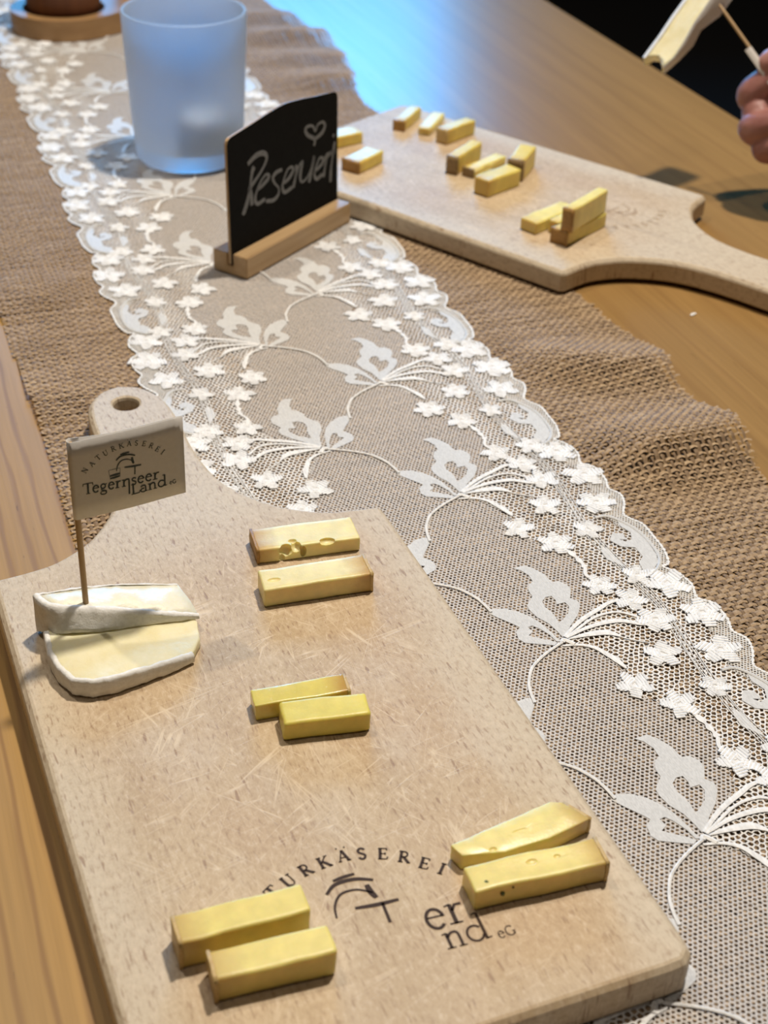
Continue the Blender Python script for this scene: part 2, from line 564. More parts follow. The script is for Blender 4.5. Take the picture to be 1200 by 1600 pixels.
def edge_r(s):
    return 0.3895 + 0.004 * np.sin(s * 21 + 0.5) + 0.006 * np.exp(-((s - 0.535) / 0.03) ** 2) + 0.005 * np.exp(-((s - 0.635) / 0.025) ** 2) \
        + 0.010 * np.exp(-((s - 1.24) / 0.09) ** 2) - 0.006 * np.exp(-((s - 1.09) / 0.04) ** 2)
def edge_l(s):
    return 0.0560 + 0.0025 * np.sin(s * 13)

PB = 0.0030
SB0, SB1 = 0.02, 1.62
def weave():
    ns, nt = int((SB1 - SB0) / PB), int((0.412 - 0.048) / PB)
    V, Q = [], []
    base = 0
    rng = np.random.default_rng(3)
    def add(c, wd, keep):
        # c: (n,3) centre line, wd: (n,2) half-width vector; emit ribbons with crowned section
        nonlocal base
        idx = np.where(keep)[0]
        if len(idx) < 3:
            return
        c = c[idx]
        wd = wd[idx]
        n = len(c)
        v = np.zeros((n, 3, 3))
        v[:, 0] = c; v[:, 1] = c; v[:, 2] = c
        v[:, 0, :2] -= wd; v[:, 2, :2] += wd
        v[:, 0, 2] -= 0.00048; v[:, 2, 2] -= 0.00048
        V.append(v.reshape(-1, 3))
        i = np.arange(n - 1)
        a = base + i * 3
        cut = np.diff(idx) == 1
        a = a[cut]
        Q.append(np.stack([a, a + 1, a + 4, a + 3], 1))
        Q.append(np.stack([a + 1, a + 2, a + 5, a + 4], 1))
        base += n * 3
    amp = 0.00050
    ss = SB0 + np.arange(ns * 2) * PB / 2
    for i in range(nt):                                    # warp, along s
        t0 = 0.048 + i * PB
        wob = 0.0004 * np.sin(ss * rng.uniform(20, 60) + rng.uniform(0, 6)) + 0.0002 * np.sin(ss * rng.uniform(150, 300))
        t = t0 + wob
        k = ss / (PB) - SB0 / PB
        z = 0.00118 + amp * np.cos(np.pi * (k + i)) + runner_z(ss, t)
        hw = (0.00088 + 0.00014 * rng.normal() + 0.0002 * np.sin(ss * rng.uniform(60, 200) + rng.uniform(0, 6)))
        c = np.stack([t, ss, z], 1)
        wd = np.stack([hw, 0 * hw], 1)
        add(c, wd, (t > edge_l(ss)) & (t < edge_r(ss)))
    nwarp = sum(len(q_) for q_ in Q)
    tt = 0.048 + np.arange(nt * 2) * PB / 2
    for j in range(ns):                                    # weft, along t
        s0 = SB0 + j * PB
        wob = 0.0004 * np.sin(tt * rng.uniform(20, 60) + rng.uniform(0, 6)) + 0.0002 * np.sin(tt * rng.uniform(150, 300))
        s = s0 + wob
        k = tt / PB - 0.048 / PB
        z = 0.00118 - amp * np.cos(np.pi * (k + j)) + runner_z(s, tt)
        hw = (0.00108 + 0.00018 * rng.normal() + 0.0002 * np.sin(tt * rng.uniform(60, 200) + rng.uniform(0, 6)))
        c = np.stack([tt, s, z], 1)
        wd = np.stack([0 * hw, hw], 1)
        add(c, wd, (tt > edge_l(s) - 0.002) & (tt < edge_r(s) + 0.002 * rng.uniform(0.2, 1.6)))
    return np_quads('burlap_weave', np.concatenate(V), np.concatenate(Q)), nwarp
wm, nwarp = weave()
burlap = obj('burlap_runner', wm, JUTE, None, True)
mi = np.ones(len(wm.polygons), np.int32)
mi[:nwarp] = 0
wm.polygons.foreach_set('material_index', mi)
burlap.rotation_euler = (0, 0, RZ)
tag(burlap, 'coarse brown burlap table runner lying lengthwise beneath the white lace', 'table runner')

# ------------------------------------------------------------------ lace runner
lace = empty('lace_runner', (0, 0, 0), RZ)
tag(lace, 'white floral lace strip with scalloped edges laid on the burlap', 'lace runner')
LZ = 0.00195
mm = 0.001
LEAF = [(27.0, -22.0), (29.1, -19.2), (28.2, -14.6), (24.3, -9.3), (20.0, -6.0), (15.2, -3.7), (8.8, -2.1), (0.8, -0.7), (1.2, -2.2), (5.9, -3.2), (10.9, -5.4), (13.8, -7.6), (13.4, -9.8), (9.9, -9.2), (8.2, -11.9), (6.3, -9.6), (2.6, -4.5), (0.4, -2.2), (-0.8, -4.2), (2.0, -10.5), (4.3, -15.3), (7.3, -16.8), (11.8, -15.9), (14.4, -13.1), (17.5, -15.2), (22.7, -19.1)]
FLOWER = [(53.5, 1.3), (54.3, 6.3), (51.4, 9.6), (45.7, 12.5), (39.4, 13.4), (38.9, 16.7), (35.8, 18.9), (31.9, 19.0), (26.5, 16.0), (23.8, 18.3), (19.9, 17.5), (14.3, 13.5), (9.2, 8.0), (4.6, 3.7), (3.1, 1.4), (7.6, 0.8), (13.1, -0.4), (18.5, -3.3), (24.1, -4.4), (27.1, -4.1), (30.1, -1.3), (32.5, 0.9), (36.5, 0.8), (40.6, 2.8), (42.2, 5.5), (46.9, 5.6), (51.2, 3.8)]
FHOLE = [(27.9, 3.4), (30.2, 6.0), (30.2, 8.9), (26.9, 9.3), (24.1, 8.6), (24.4, 12.6), (21.3, 13.0), (16.7, 10.3), (12.9, 5.4), (12.3, 3.9), (15.5, 4.3), (20.1, 4.1), (24.3, 2.8)]
STEM = [(-0.4, -0.4), (-1.9, -3.9), (-5.0, -10.0), (-8.4, -15.3), (-12.0, -19.5), (-16.6, -22.6), (-21.3, -24.9), (-26.3, -26.2), (-31.3, -26.9)]
FRONDS = [[(2.8, 2.1), (8.1, 9.2), (12.1, 15.9), (15.7, 24.2), (18.4, 30.5), (19.1, 35.9)], [(2.0, 2.6), (6.3, 10.2), (10.5, 18.6), (12.1, 26.0), (11.0, 32.4), (5.4, 38.4)], [(2.4, 3.6), (5.4, 13.1), (6.5, 22.0), (5.6, 30.0), (1.4, 36.6), (-1.4, 43.8)], [(1.1, 3.1), (1.5, 11.5), (0.6, 19.5), (-2.0, 23.3), (-5.9, 26.6), (-11.1, 34.3)], [(-2.2, -1.2), (-3.8, 6.0), (-7.3, 11.1), (-12.4, 13.9), (-17.0, 16.0), (-23.0, 17.5)]]
BEADS = [(-49.1, 27.6), (-58.4, 30.9), (-64.8, 31.9), (-70.0, 32.2)]
MEDAL = [(-35.4, 54.2), (-35.9, 60.2), (-42.6, 65.3), (-51.3, 68.6), (-61.5, 69.3), (-70.9, 68.4), (-77.2, 65.4), (-82.0, 59.8), (-80.7, 53.8)]
MEDFILL = [(-40, 63.2), (-46, 66.6), (-53, 68.4), (-61.5, 68.6), (-70.5, 67.6), (-76.5, 64.8), (-81, 59.6), (-79.5, 56), (-73.4, 57.2), (-69.7, 61.0), (-62.5, 61.0), (-59.8, 55.0), (-54.0, 52.4), (-49.0, 56.2), (-50.5, 60.2), (-55.8, 60.4), (-54.5, 56.9), (-57.2, 59.0), (-56.0, 62.6), (-51.0, 64.6), (-45.0, 62.4)]
SMALL = [(-57.0, 46.5), (-61.4, 48.8), (-68.6, 48.9), (-74.7, 49.5), (-70.7, 47.0), (-67.3, 44.4), (-61, 44.6)]
EDGE = [(35.6, 66.3), (30.0, 69.9), (20.4, 72.0), (10.8, 69.4), (5.0, 74.3), (-6.3, 74.3), (-14.0, 72.1), (-20.4, 75.2), (-28.0, 73.3), (-35.9, 68.8), (-40.1, 69.8), (-46.4, 73.5), (-56.5, 73.5), (-67.5, 73.0), (-77.4, 69.9)]
TB = [(-105.4, 12.2), (-95.4, 24.7), (-82.5, 29.5), (-70.0, 32.2), (-58.4, 30.9), (-51.4, 26.5), (-40.3, 16.2), (-29.7, 12.9), (-23.0, 16.5), (-14.7, 12.9), (-6.5, 8.2), (0.0, 0.0)]
STARS = [(-33.3, 15.9, 6.6), (-49.1, 27.6, 6.6), (30.9, 32.4, 6.4), (17.9, 40.6, 6.2), (2.1, 44.4, 6.6), (-19.4, 36.2, 6.8),
         (23.5, 62.0, 8.0), (0.3, 66.0, 8.0), (-23.8, 60.6, 7.8), (-43.5, 46.5, 5.4), (-82.0, 52.0, 6.0)]

sw = lambda l, sg: [(t * mm * sg, s * mm) for s, t in l]
def star_mesh(r, seed, sg):
    rr = random.Random(seed)
    f = Flat()
    n = 6 if seed % 2 else 5
    ph = rr.uniform(0, 1)
    pts = []
    for i in range(n * 6):
        a = 2 * math.pi * i / (n * 6) + ph
        q = (i % 6) / 6
        pr = 0.50 + 0.55 * math.sin(math.pi * q) ** 1.1
        pr *= 1 + rr.uniform(-0.12, 0.12)
        pts.append((r * mm * pr * math.cos(a) * sg, r * mm * pr * math.sin(a)))
    f.poly([pts if sg > 0 else pts[::-1]], 0.0, 0.00018)
    for i in range(n):                      # satin stitches laid side by side on each petal
        a = 2 * math.pi * (i + 0.5) / n + ph + rr.uniform(-0.15, 0.15)
        c, s_ = math.cos(a), math.sin(a)
        sk = rr.uniform(-0.5, 0.5)
        for d in range(5):
            u = 0.22 + 0.20 * d
            wd = (0.42 - 0.30 * abs(u - 0.5)) * rr.uniform(0.8, 1.15)
            cx, cy = r * mm * u * c, r * mm * u * s_
            tx, ty = -s_ + sk * c, c + sk * s_
            f.ribbon([((cx - tx * wd * r * mm) * sg, cy - ty * wd * r * mm), ((cx + tx * wd * r * mm) * sg, cy + ty * wd * r * mm)], r * mm * 0.15, 0.00015, 0.00034 + rr.uniform(0, 0.0001), 1, None, 0.00022, False)
    return f.mesh('star_flower')

MESH = {}
for sg in (1, -1):
    f = Flat(); f.poly([sw(LEAF, sg)], 0, 0.00014); MESH['leaf', sg] = f.mesh('leaf')
    f = Flat(); f.poly([sw(FLOWER, sg), sw(FHOLE, sg)], 0, 0.00014); MESH['tulip', sg] = f.mesh('tulip_blossom')
    f = Flat()
    f.ribbon(sw(STEM, sg), 0.0012, 0, 0.0003, 5, None, 0.0003)
    f.ribbon(sw([(-3, 4), (1, 1), (-0.4, -0.4)], sg), 0.002, 0, 0.0003, 4, None, 0.0004)
    MESH['stem', sg] = f.mesh('stem')
    f = Flat()
    tp = [lambda u: 0.8 + 0.5 * math.sin(u * 3.1), lambda u: 0.7, lambda u: 0.6 + 0.8 * math.sin(u * 3.1), lambda u: 0.35 + 1.6 * math.sin(math.pi * min(1, u * 1.35)) ** 1.2 if u < 0.72 else 0.35, lambda u: 0.5 + 1.5 * u if u < 0.8 else 1.7 - 6 * (u - 0.8)]
    for l, tf in zip(FRONDS, tp):
        f.ribbon(sw(l, sg), 0.0017, 0, 0.00025, 5, tf, 0.00012)
    MESH['frond', sg] = f.mesh('frond_spray')
    f = Flat()
    f.ribbon(sw(BEADS, sg), 0.0026, 0, 0.0003, 6, lambda u: 0.8 + 0.35 * math.sin(u * 22), 0.0002)
    f.ribbon(sw([(-70, 32.2), (-75, 30), (-80, 31.5), (-83, 32.3)], sg), 0.0016, 0, 0.0003, 5, None, 0.0002)
    MESH['beads', sg] = f.mesh('bead_cord')
    f = Flat()
    f.poly([sw(MEDFILL, sg)], 0, 0.0002)
    f.ribbon(sw(MEDAL, sg), 0.0016, 0, 0.0004, 5, None, 0.0003)
    f.poly([sw(SMALL, sg)], 0, 0.0002)
    MESH['medal', sg] = f.mesh('medallion')
    for v in range(5):
        MESH['star', sg, v] = star_mesh(6.6, v, sg)

KMIN, KMAX = -5, 9
for sg in (1, -1):
    for k in range(KMIN, KMAX + 1):
        s = S0 + k * P + (0 if sg > 0 else P / 2 + 0.001)
        if not (0.03 < s < 1.60):
            continue
        x = TC + sg * KO
        for key, nm, mt, dz in (('leaf', 'leaf', EMB_SATIN, 0), ('tulip', 'tulip_blossom', EMB_SATIN, 0), ('stem', 'stem', CORD, 0.0003), ('frond', 'frond_spray', CORD, 0.0001), ('beads', 'bead_cord', CORD, 0.0001), ('medal', 'medallion', EMB_SATIN, 0)):
            o = obj(nm, MESH[key, sg], mt, lace)
            o.location = (x, s, LZ + 0.0002 + dz)
        for q, (ds, dt, r) in enumerate(STARS):
            o = obj('star_flower', MESH['star', sg, (q + k) % 5], EMBROID, lace)
            o.location = (x + sg * dt * mm, s + ds * mm, LZ + 0.0003)
            o.scale = (r / 6.6 * 1.12 * random.uniform(0.92, 1.08), r / 6.6 * 1.12 * random.uniform(0.92, 1.08), 1)
            o.rotation_euler = (0, 0, random.uniform(-0.5, 0.5))

def chain(pts, sg, ph):
    out = []
    for k in range(KMIN - 1, KMAX + 2):
        for ds, dt in pts:
            out.append((TC + sg * (KO + dt * mm), S0 + k * P + ph + ds * mm))
    return out
def pnpoly(px, py, poly):
    inside = np.zeros(len(px), bool)
    n = len(poly)
    j = n - 1
    for i in range(n):
        xi, yi = poly[i]
        xj, yj = poly[j]
        if yi != yj:
            c = ((yi > py) != (yj > py)) & (px < (xj - xi) * (py - yi) / (yj - yi) + xi)
            inside ^= c
        j = i
    return inside
PH = P / 2 + 0.001
tul_poly = chain(TB, 1, 0) + chain(TB, -1, PH)[::-1]
EDGE_UP = EDGE[::-1]
out_poly = chain(EDGE_UP, 1, 0) + chain(EDGE_UP, -1, PH)[::-1]

def hexnet(name, pitch, ratio, inside, mat, jit, z):
    rows = int((1.60 - 0.03) / (pitch * 0.866))
    cols = int(0.21 / pitch)
    i, j = np.meshgrid(np.arange(cols), np.arange(rows))
    cx = TC - 0.105 + (i + 0.5 * (j % 2)) * pitch
    cy = 0.03 + j * pitch * 0.866
    cx, cy = cx.ravel(), cy.ravel()
    m = inside(cx, cy)
    cx, cy = cx[m], cy[m]
    n = len(cx)
    ang = np.radians(30 + 60 * np.arange(6))
    Rr = pitch / math.sqrt(3)
    def jitter(x, y):
        return x + jit * np.sin(x * 2300 + y * 1700) + jit * np.sin(y * 900 - x * 450), y + jit * np.sin(y * 2500 - x * 1300 + 1) + jit * np.sin(x * 800 + y * 300)
    ox, oy = cx[:, None] + Rr * np.cos(ang), cy[:, None] + Rr * np.sin(ang)
    ox, oy = jitter(ox, oy)
    gx, gy = ox.mean(1, keepdims=True), oy.mean(1, keepdims=True)
    rt_ = ratio + 0.05 * np.sin(cx * 5000 + cy * 3000)[:, None]
    ix, iy = gx + (ox - gx) * rt_, gy + (oy - gy) * rt_
    V = np.zeros((n, 12, 3))
    V[:, :6, 0], V[:, :6, 1] = ox, oy
    V[:, 6:, 0], V[:, 6:, 1] = ix, iy
    V[:, :6, 2] = z + 0.0001
    V[:, 6:, 2] = z
    b = np.arange(n)[:, None] * 12
    k = np.arange(6)[None]
    k2 = (k + 1) % 6
    Q = np.stack([b + k, b + k2, b + 6 + k2, b + 6 + k], -1).reshape(-1, 4)
    o = obj(name, np_quads(name, V.reshape(-1, 3), Q), mat, lace)
    o['kind'] = 'stuff'
    return o
hexnet('fine_tulle', 0.0019, 0.62, lambda x, y: pnpoly(x, y, tul_poly), NET_FINE, 0.00006, LZ)
in_edge = [(-83.0, 58.0), (-78, 61.0), (-70.9, 64.5), (-61.5, 65.5), (-51.3, 64.8), (-42.6, 61.5), (-35.9, 58.0), (-28, 62.0), (-14, 62.5), (0, 65.5), (12, 62.0), (26, 62.0)]
dense_poly = chain(in_edge, 1, 0) + chain(in_edge, -1, PH)[::-1]
hexnet('hexagon_net', 0.0024, 0.73, lambda x, y: pnpoly(x, y, dense_poly) & ~pnpoly(x, y, tul_poly), NET_HEX, 0.00024, LZ)
hexnet('border_net', 0.00145, 0.58, lambda x, y: pnpoly(x, y, out_poly) & ~pnpoly(x, y, dense_poly), NET_DENSE, 0.00010, LZ + 0.0001)
for sg, ph in ((1, 0), (-1, PH)):
    pts = [p for p in chain(EDGE_UP, sg, ph) if 0.03 < p[1] < 1.60]
    f = Flat()
    f.ribbon(pts, 0.0014, 0, 0.0003, 8, lambda u: 0.75 + 0.45 * math.sin(u * 4200), 0.0001)
    o = obj('scalloped_edge', f.mesh('scalloped_edge'), CORD, lace)
    o.location = (0, 0, LZ)
    rr = random.Random(5)
    for q in range(5):                     # long pulled threads along the border
        dt0 = 46.5 + q * 1.1
        f = Flat()
        line = []
        for i in range(90):
            sy = 0.04 + i * 0.0172
            wv = 2.2 * math.sin((sy - S0 - ph) / P * 2 * math.pi + 1.0) + rr.uniform(-0.5, 0.5)
            line.append((TC + sg * (KO + (dt0 + wv) * mm), sy))
        f.ribbon(line, 0.00036, 0, 0.00015, 3, None, 0.0001)
        o = obj('pulled_thread', f.mesh('pulled_thread'), CORD, lace)
        o.location = (0, 0, LZ + 0.0003)

# ------------------------------------------------------------------ cutting boards
HALF = [(69.5, 264.8), (58, 267.8), (43.5, 276.8), (34, 287), (26, 299.5), (21, 313), (18.3, 331), (17.6, 349), (18.2, 372), (15.8, 393), (9, 404.5), (0, 408.5)]
T = 0.014
def board_outline():
    half = [(0, 0), (20, 0), (40, 0), (60, 0), (76, 0), (81, 0.4), (83.4, 2.6), (84, 8), (84, 40), (84, 80), (84, 120), (84, 160), (84, 200), (84, 240), (84, 258), (83.9, 262.2), (82.6, 263.3)]
    arc = catmull([Vector((x, y, 0)) for x, y in [(82.6, 263.3)] + HALF], 4)
    pts = [Vector((x, y, 0)) for x, y in half[:-1]] + arc
    right = [(p.x * mm, p.y * mm) for p in pts]
    left = [(-x, y) for x, y in right[1:-1]][::-1]
    return right + left
def offset(poly, d):
    n = len(poly)
    out = []
    for i in range(n):
        a, b, c = Vector(poly[i - 1]), Vector(poly[i]), Vector(poly[(i + 1) % n])
        e = ((b - a).normalized() + (c - b).normalized())
        e = e.normalized() if e.length > 0 else (c - b).normalized()
        nn = Vector((e.y, -e.x))
        k = 1.0 / max(0.55, e.dot((c - b).normalized()))
        out.append((b.x + nn.x * d * k, b.y + nn.y * d * k))
    return out
def board_mesh(name):
    o = board_outline()
    c = 0.0030
    rings = [(o, 0.0), (offset(o, c * 0.35), -c * 0.12), (offset(o, c * 0.85), -c * 0.62), (offset(o, c), -c), (offset(o, c), -T + 0.0012), (offset(o, c - 0.0012), -T)]
    hole = [(0.0078 * math.cos(-2 * math.pi * i / 32), 0.3915 + 0.0078 * math.sin(-2 * math.pi * i / 32)) for i in range(32)]
    hr = [(hole, 0.0), (offset(hole, 0.0010), -0.0007), (offset(hole, 0.0014), -0.002), (offset(hole, 0.0014), -T)]
    v, f = [], []
    def stack(rs):
        first = len(v)
        n = len(rs[0][0])
        for poly, z in rs:
            v.extend((x, y, z) for x, y in poly)
        for k in range(len(rs) - 1):
            for i in range(n):
                j = (i + 1) % n
                f.append((first + k * n + i, first + k * n + j, first + (k + 1) * n + j, first + (k + 1) * n + i))
        return first, first + (len(rs) - 1) * n, n
    a0, a1, an = stack(rings)
    b0, b1, bn = stack(hr)
    for s0, s1, z in ((a0, b0, 0), (a1, b1, 1)):
        la = [Vector(v[s0 + i]) for i in range(an)]
        lb = [Vector(v[s1 + i]) for i in range(bn)]
        idx = [s0 + i for i in range(an)] + [s1 + i for i in range(bn)]
        for t in tessellate_polygon([la, lb]):
            f.append(tuple(idx[i] for i in t))
    me = pymesh(name, v, f)
    bm = bmesh.new()
    bm.from_mesh(me)
    bmesh.ops.recalc_face_normals(bm, faces=bm.faces[:])
    bm.to_mesh(me)
    bm.free()
    return me
NB = (0.02270518, 0.26424056, 0.40297695)
FB = (-0.0503554, 1.03644106, -2.24793162)

board_a = empty('cutting_board', (NB[0], NB[1], BT), NB[2])
tag(board_a, 'large beech cutting board in the foreground with a flagged camembert on it', 'cutting board', 'beech cutting boards')
obj('board_body', board_mesh('board_body'), BEECH_A, board_a)
board_b = empty('cutting_board', (FB[0], FB[1], BT), FB[2])
tag(board_b, 'pale beech cutting board behind the chalkboard sign, handle pointing right', 'cutting board', 'beech cutting boards')
obj('board_body', board_mesh('board_body'), BEECH_B, board_b)

# ------------------------------------------------------------------ serif lettering (strokes), used for the flag and the branded boards
def arc(cx, cy, rx, ry, a0, a1, n=10):
    return [(cx + rx * math.cos(R(a0 + (a1 - a0) * i / n)), cy + ry * math.sin(R(a0 + (a1 - a0) * i / n))) for i in range(n + 1)]
TH, TN = 0.155, 0.075
GL = {
 'N': (0.86, [([(0.12, 0), (0.12, 1)], TN), ([(0.12, 1), (0.74, 0)], TH), ([(0.74, 0), (0.74, 1)], TN), ([(0, 0.03), (0.26, 0.03)], TN), ([(0, 0.97), (0.16, 0.97)], TN), ([(0.6, 0.97), (0.88, 0.97)], TN)]),
 'A': (0.84, [([(0.10, 0), (0.42, 1)], TN), ([(0.42, 1), (0.74, 0)], TH), ([(0.2, 0.34), (0.62, 0.34)], TN), ([(0, 0.03), (0.24, 0.03)], TN), ([(0.58, 0.03), (0.88, 0.03)], TN)]),
 'T': (0.80, [([(0.4, 0), (0.4, 1)], TH), ([(0, 0.96), (0.8, 0.96)], TN), ([(0.03, 0.96), (0.0, 0.76)], TN), ([(0.77, 0.96), (0.8, 0.76)], TN), ([(0.24, 0.03), (0.56, 0.03)], TN)]),
 'U': (0.82, [([(0.14, 1), (0.14, 0.35)] + arc(0.41, 0.3, 0.27, 0.28, 180, 270), TH), (arc(0.41, 0.3, 0.27, 0.28, 270, 360) + [(0.68, 1)], TN), ([(0, 0.97), (0.3, 0.97)], TN), ([(0.54, 0.97), (0.82, 0.97)], TN)]),
 'R': (0.80, [([(0.16, 0), (0.16, 1)], TH), ([(0.16, 0.96)] + arc(0.36, 0.73, 0.22, 0.23, 90, -90) + [(0.16, 0.5)], TN * 1.3), ([(0.34, 0.5), (0.74, 0.0)], TH), ([(0, 0.03), (0.34, 0.03)], TN), ([(0, 0.97), (0.2, 0.97)], TN), ([(0.66, 0.03), (0.84, 0.03)], TN)]),
 'K': (0.84, [([(0.16, 0), (0.16, 1)], TH), ([(0.18, 0.45), (0.68, 0.97)], TN), ([(0.34, 0.58), (0.76, 0.02)], TH), ([(0, 0.03), (0.33, 0.03)], TN), ([(0, 0.97), (0.33, 0.97)], TN), ([(0.54, 0.97), (0.8, 0.97)], TN), ([(0.62, 0.03), (0.88, 0.03)], TN)]),
 'S': (0.62, [(arc(0.31, 0.74, 0.22, 0.22, 20, 180, 8) + [(0.13, 0.62), (0.31, 0.5), (0.5, 0.38)] + arc(0.31, 0.25, 0.21, 0.23, 0, -165, 8), TH * 0.85)]),
 'E': (0.70, [([(0.16, 0), (0.16, 1)], TH), ([(0.02, 0.96), (0.6, 0.96)], TN), ([(0.6, 0.96), (0.6, 0.78)], TN), ([(0.16, 0.5), (0.5, 0.5)], TN), ([(0.5, 0.6), (0.5, 0.4)], TN), ([(0.02, 0.03), (0.62, 0.03)], TN), ([(0.62, 0.03), (0.66, 0.24)], TN)]),
 'I': (0.36, [([(0.18, 0), (0.18, 1)], TH), ([(0, 0.03), (0.36, 0.03)], TN), ([(0, 0.97), (0.36, 0.97)], TN)]),
 'L': (0.66, [([(0.16, 0), (0.16, 1.0)], TH), ([(0, 0.97), (0.32, 0.97)], TN), ([(0.0, 0.04), (0.62, 0.04)], TN * 1.2), ([(0.62, 0.02), (0.68, 0.26)], TN)]),
 'G': (0.84, [(arc(0.44, 0.5, 0.36, 0.47, 45, 330, 14), TH), ([(0.74, 0.42), (0.74, 0.08)], TH), ([(0.56, 0.42), (0.84, 0.42)], TN)]),
 'e': (0.56, [([(0.08, 0.40), (0.50, 0.40)], TN), (arc(0.29, 0.34, 0.22, 0.31, 5, 180, 8) + arc(0.29, 0.34, 0.22, 0.31, 190, 320, 8), TH * 0.85)]),
 'g': (0.60, [(arc(0.26, 0.44, 0.18, 0.20, 0, 360, 14), TH * 0.75), ([(0.42, 0.56), (0.56, 0.62)], TN), ([(0.16, 0.26), (0.10, 0.14), (0.30, 0.06), (0.50, -0.02), (0.50, -0.18)] + arc(0.28, -0.16, 0.24, 0.15, -10, -340, 12), TN * 1.3)]),
 'r': (0.46, [([(0.16, 0), (0.16, 0.64)], TH), ([(0.17, 0.42), (0.28, 0.60), (0.44, 0.60)], TH * 0.8), ([(0, 0.03), (0.32, 0.03)], TN), ([(0.02, 0.60), (0.17, 0.64)], TN)]),
 'n': (0.66, [([(0.14, 0), (0.14, 0.64)], TH), ([(0.15, 0.45), (0.26, 0.60), (0.42, 0.63), (0.5, 0.50), (0.5, 0)], TH * 0.9), ([(0, 0.03), (0.28, 0.03)], TN), ([(0.38, 0.03), (0.64, 0.03)], TN), ([(0.0, 0.60), (0.15, 0.64)], TN)]),
 'N_': (0.66, [([(0.14, 0), (0.14, 0.64)], TH), ([(0.15, 0.45), (0.26, 0.60), (0.42, 0.63), (0.5, 0.50), (0.5, -0.78)], TH * 0.9), ([(0, 0.03), (0.28, 0.03)], TN), ([(0.0, 0.60), (0.15, 0.64)], TN)]),
 's': (0.44, [(arc(0.22, 0.48, 0.15, 0.15, 20, 180, 7) + [(0.10, 0.40), (0.22, 0.33), (0.34, 0.26)] + arc(0.22, 0.17, 0.14, 0.16, 0, -165, 7), TH * 0.8)]),
 'a': (0.56, [([(0.08, 0.52), (0.2, 0.63), (0.34, 0.62), (0.42, 0.50), (0.42, 0.04)], TH * 0.85), (arc(0.26, 0.18, 0.19, 0.17, 75, 330, 10), TH * 0.7), ([(0.42, 0.04), (0.56, 0.05)], TN)]),
 'd': (0.64, [(arc(0.27, 0.32, 0.21, 0.31, 40, 340, 14), TH * 0.8), ([(0.50, 0.0), (0.50, 1.12)], TH), ([(0.36, 1.08), (0.5, 1.12)], TN), ([(0.5, 0.03), (0.64, 0.05)], TN)]),
}
def glyph(f, ch, x, y, size, ang=0.0, k=1.0, thick=(0.0, 0.00005), shear=0.0, xs=1.0):
    """lower-left at (x, y) when ang=0; sizes in metres"""
    wd, strokes = GL[ch]
    ca, sa = math.cos(ang), math.sin(ang)
    for pts, wt in strokes:
        q = []
        for px, py in pts:
            px = (px + shear * py) * size * xs
            py = py * size
            q.append((x + ca * px - sa * py, y + sa * px + ca * py))
        f.ribbon(q, wt * size * k, thick[0], thick[1], 2, None, 0, len(q) > 4)
    return wd * size * xs
def word(f, txt, x0, x1, y0, y1, size, k=1.0, thick=(0, 0.00005)):
    tot = sum(GL[c][0] for c in txt) * size
    xs = (math.hypot(x1 - x0, y1 - y0)) / tot
    a = math.atan2(y1 - y0, x1 - x0)
    x, y = x0, y0
    for c in txt:
        d = glyph(f, c, x, y, size, a, k, thick, 0, xs)
        x += d * math.cos(a)
        y += d * math.sin(a)
ARC = [('N', 3.88, -12.77), ('A', 6.61, -10.67), ('T', 9.14, -8.53), ('U', 12.0, -7.38), ('R', 15.05, -6.27), ('K', 18.07, -5.83), ('A', 21.09, -5.61), ('S', 23.87, -6.16), ('E', 26.84, -7.25), ('R', 29.6, -8.95), ('E', 31.94, -11.11), ('I', 33.91, -12.96)]
ARC_ANG = [52, 42, 32, 22, 13, 5, -4, -12, -21, -30, -37, -43]
EMB = [([(17.44, -9.47), (19.06, -9.26), (20.87, -9.22)], 0.7), ([(15.71, -11.55), (17.19, -10.33), (19.02, -10.03), (21.01, -10.31), (23.06, -11.25)], 0.8), ([(15.62, -16.06), (16.16, -13.87), (17.68, -12.15), (20.1, -12.12), (22.12, -13.44)], 0.5), ([(21.81, -11.74), (21.89, -13.15), (22.3, -14.5)], 1.1), ([(18.69, -15.26), (21.91, -15.71), (25.15, -15.88)], 0.8), ([(22.72, -15.67), (22.47, -19.35)], 0.8)]
MUG = [([(12.66, -15.12), (14.88, -15.05), (17.09, -15.02)], 0.18), ([(12.66, -15.12), (13.11, -19.18)], 0.22), ([(17.09, -15.02), (16.73, -18.89)], 0.22), ([(13.01, -17.66), (14.92, -17.52), (16.82, -17.38)], 0.9), ([(13.14, -18.72), (14.84, -18.67), (16.68, -18.41)], 0.9)]
def arc_letters(skip=(), size=2.1, k=1.0):
    f = Flat()
    for i, ((ch, x, y), a) in enumerate(zip(ARC, ARC_ANG)):
        if i in skip:
            continue
        sz = size * mm
        wd = GL[ch][0] * sz
        an = R(a)
        ux, uy = math.cos(an), math.sin(an)
        gx = x * mm - ux * wd / 2 + uy * sz / 2
        gy = y * mm - uy * wd / 2 - ux * sz / 2
        glyph(f, ch, gx, gy, sz, an, k)
        if i == 6:
            for d in (-0.28, 0.28):
                cx, cy = x * mm - uy * sz * 0.72 + ux * d * sz, y * mm + ux * sz * 0.72 + uy * d * sz
                f.ribbon([(cx - 0.00012, cy), (cx + 0.00012, cy)], 0.00026, 0, 0.00005, 1, None, 0, False)
    return f
def emblem(mug=True, k=1.0):
    f = Flat()
    for pts, wd in EMB + (MUG if mug else []):
        f.ribbon([(x * mm, y * mm) for x, y in pts], wd * mm * k, 0, 0.00005, 5, lambda u: 0.75 + 0.35 * math.sin(math.pi * u))
    return f
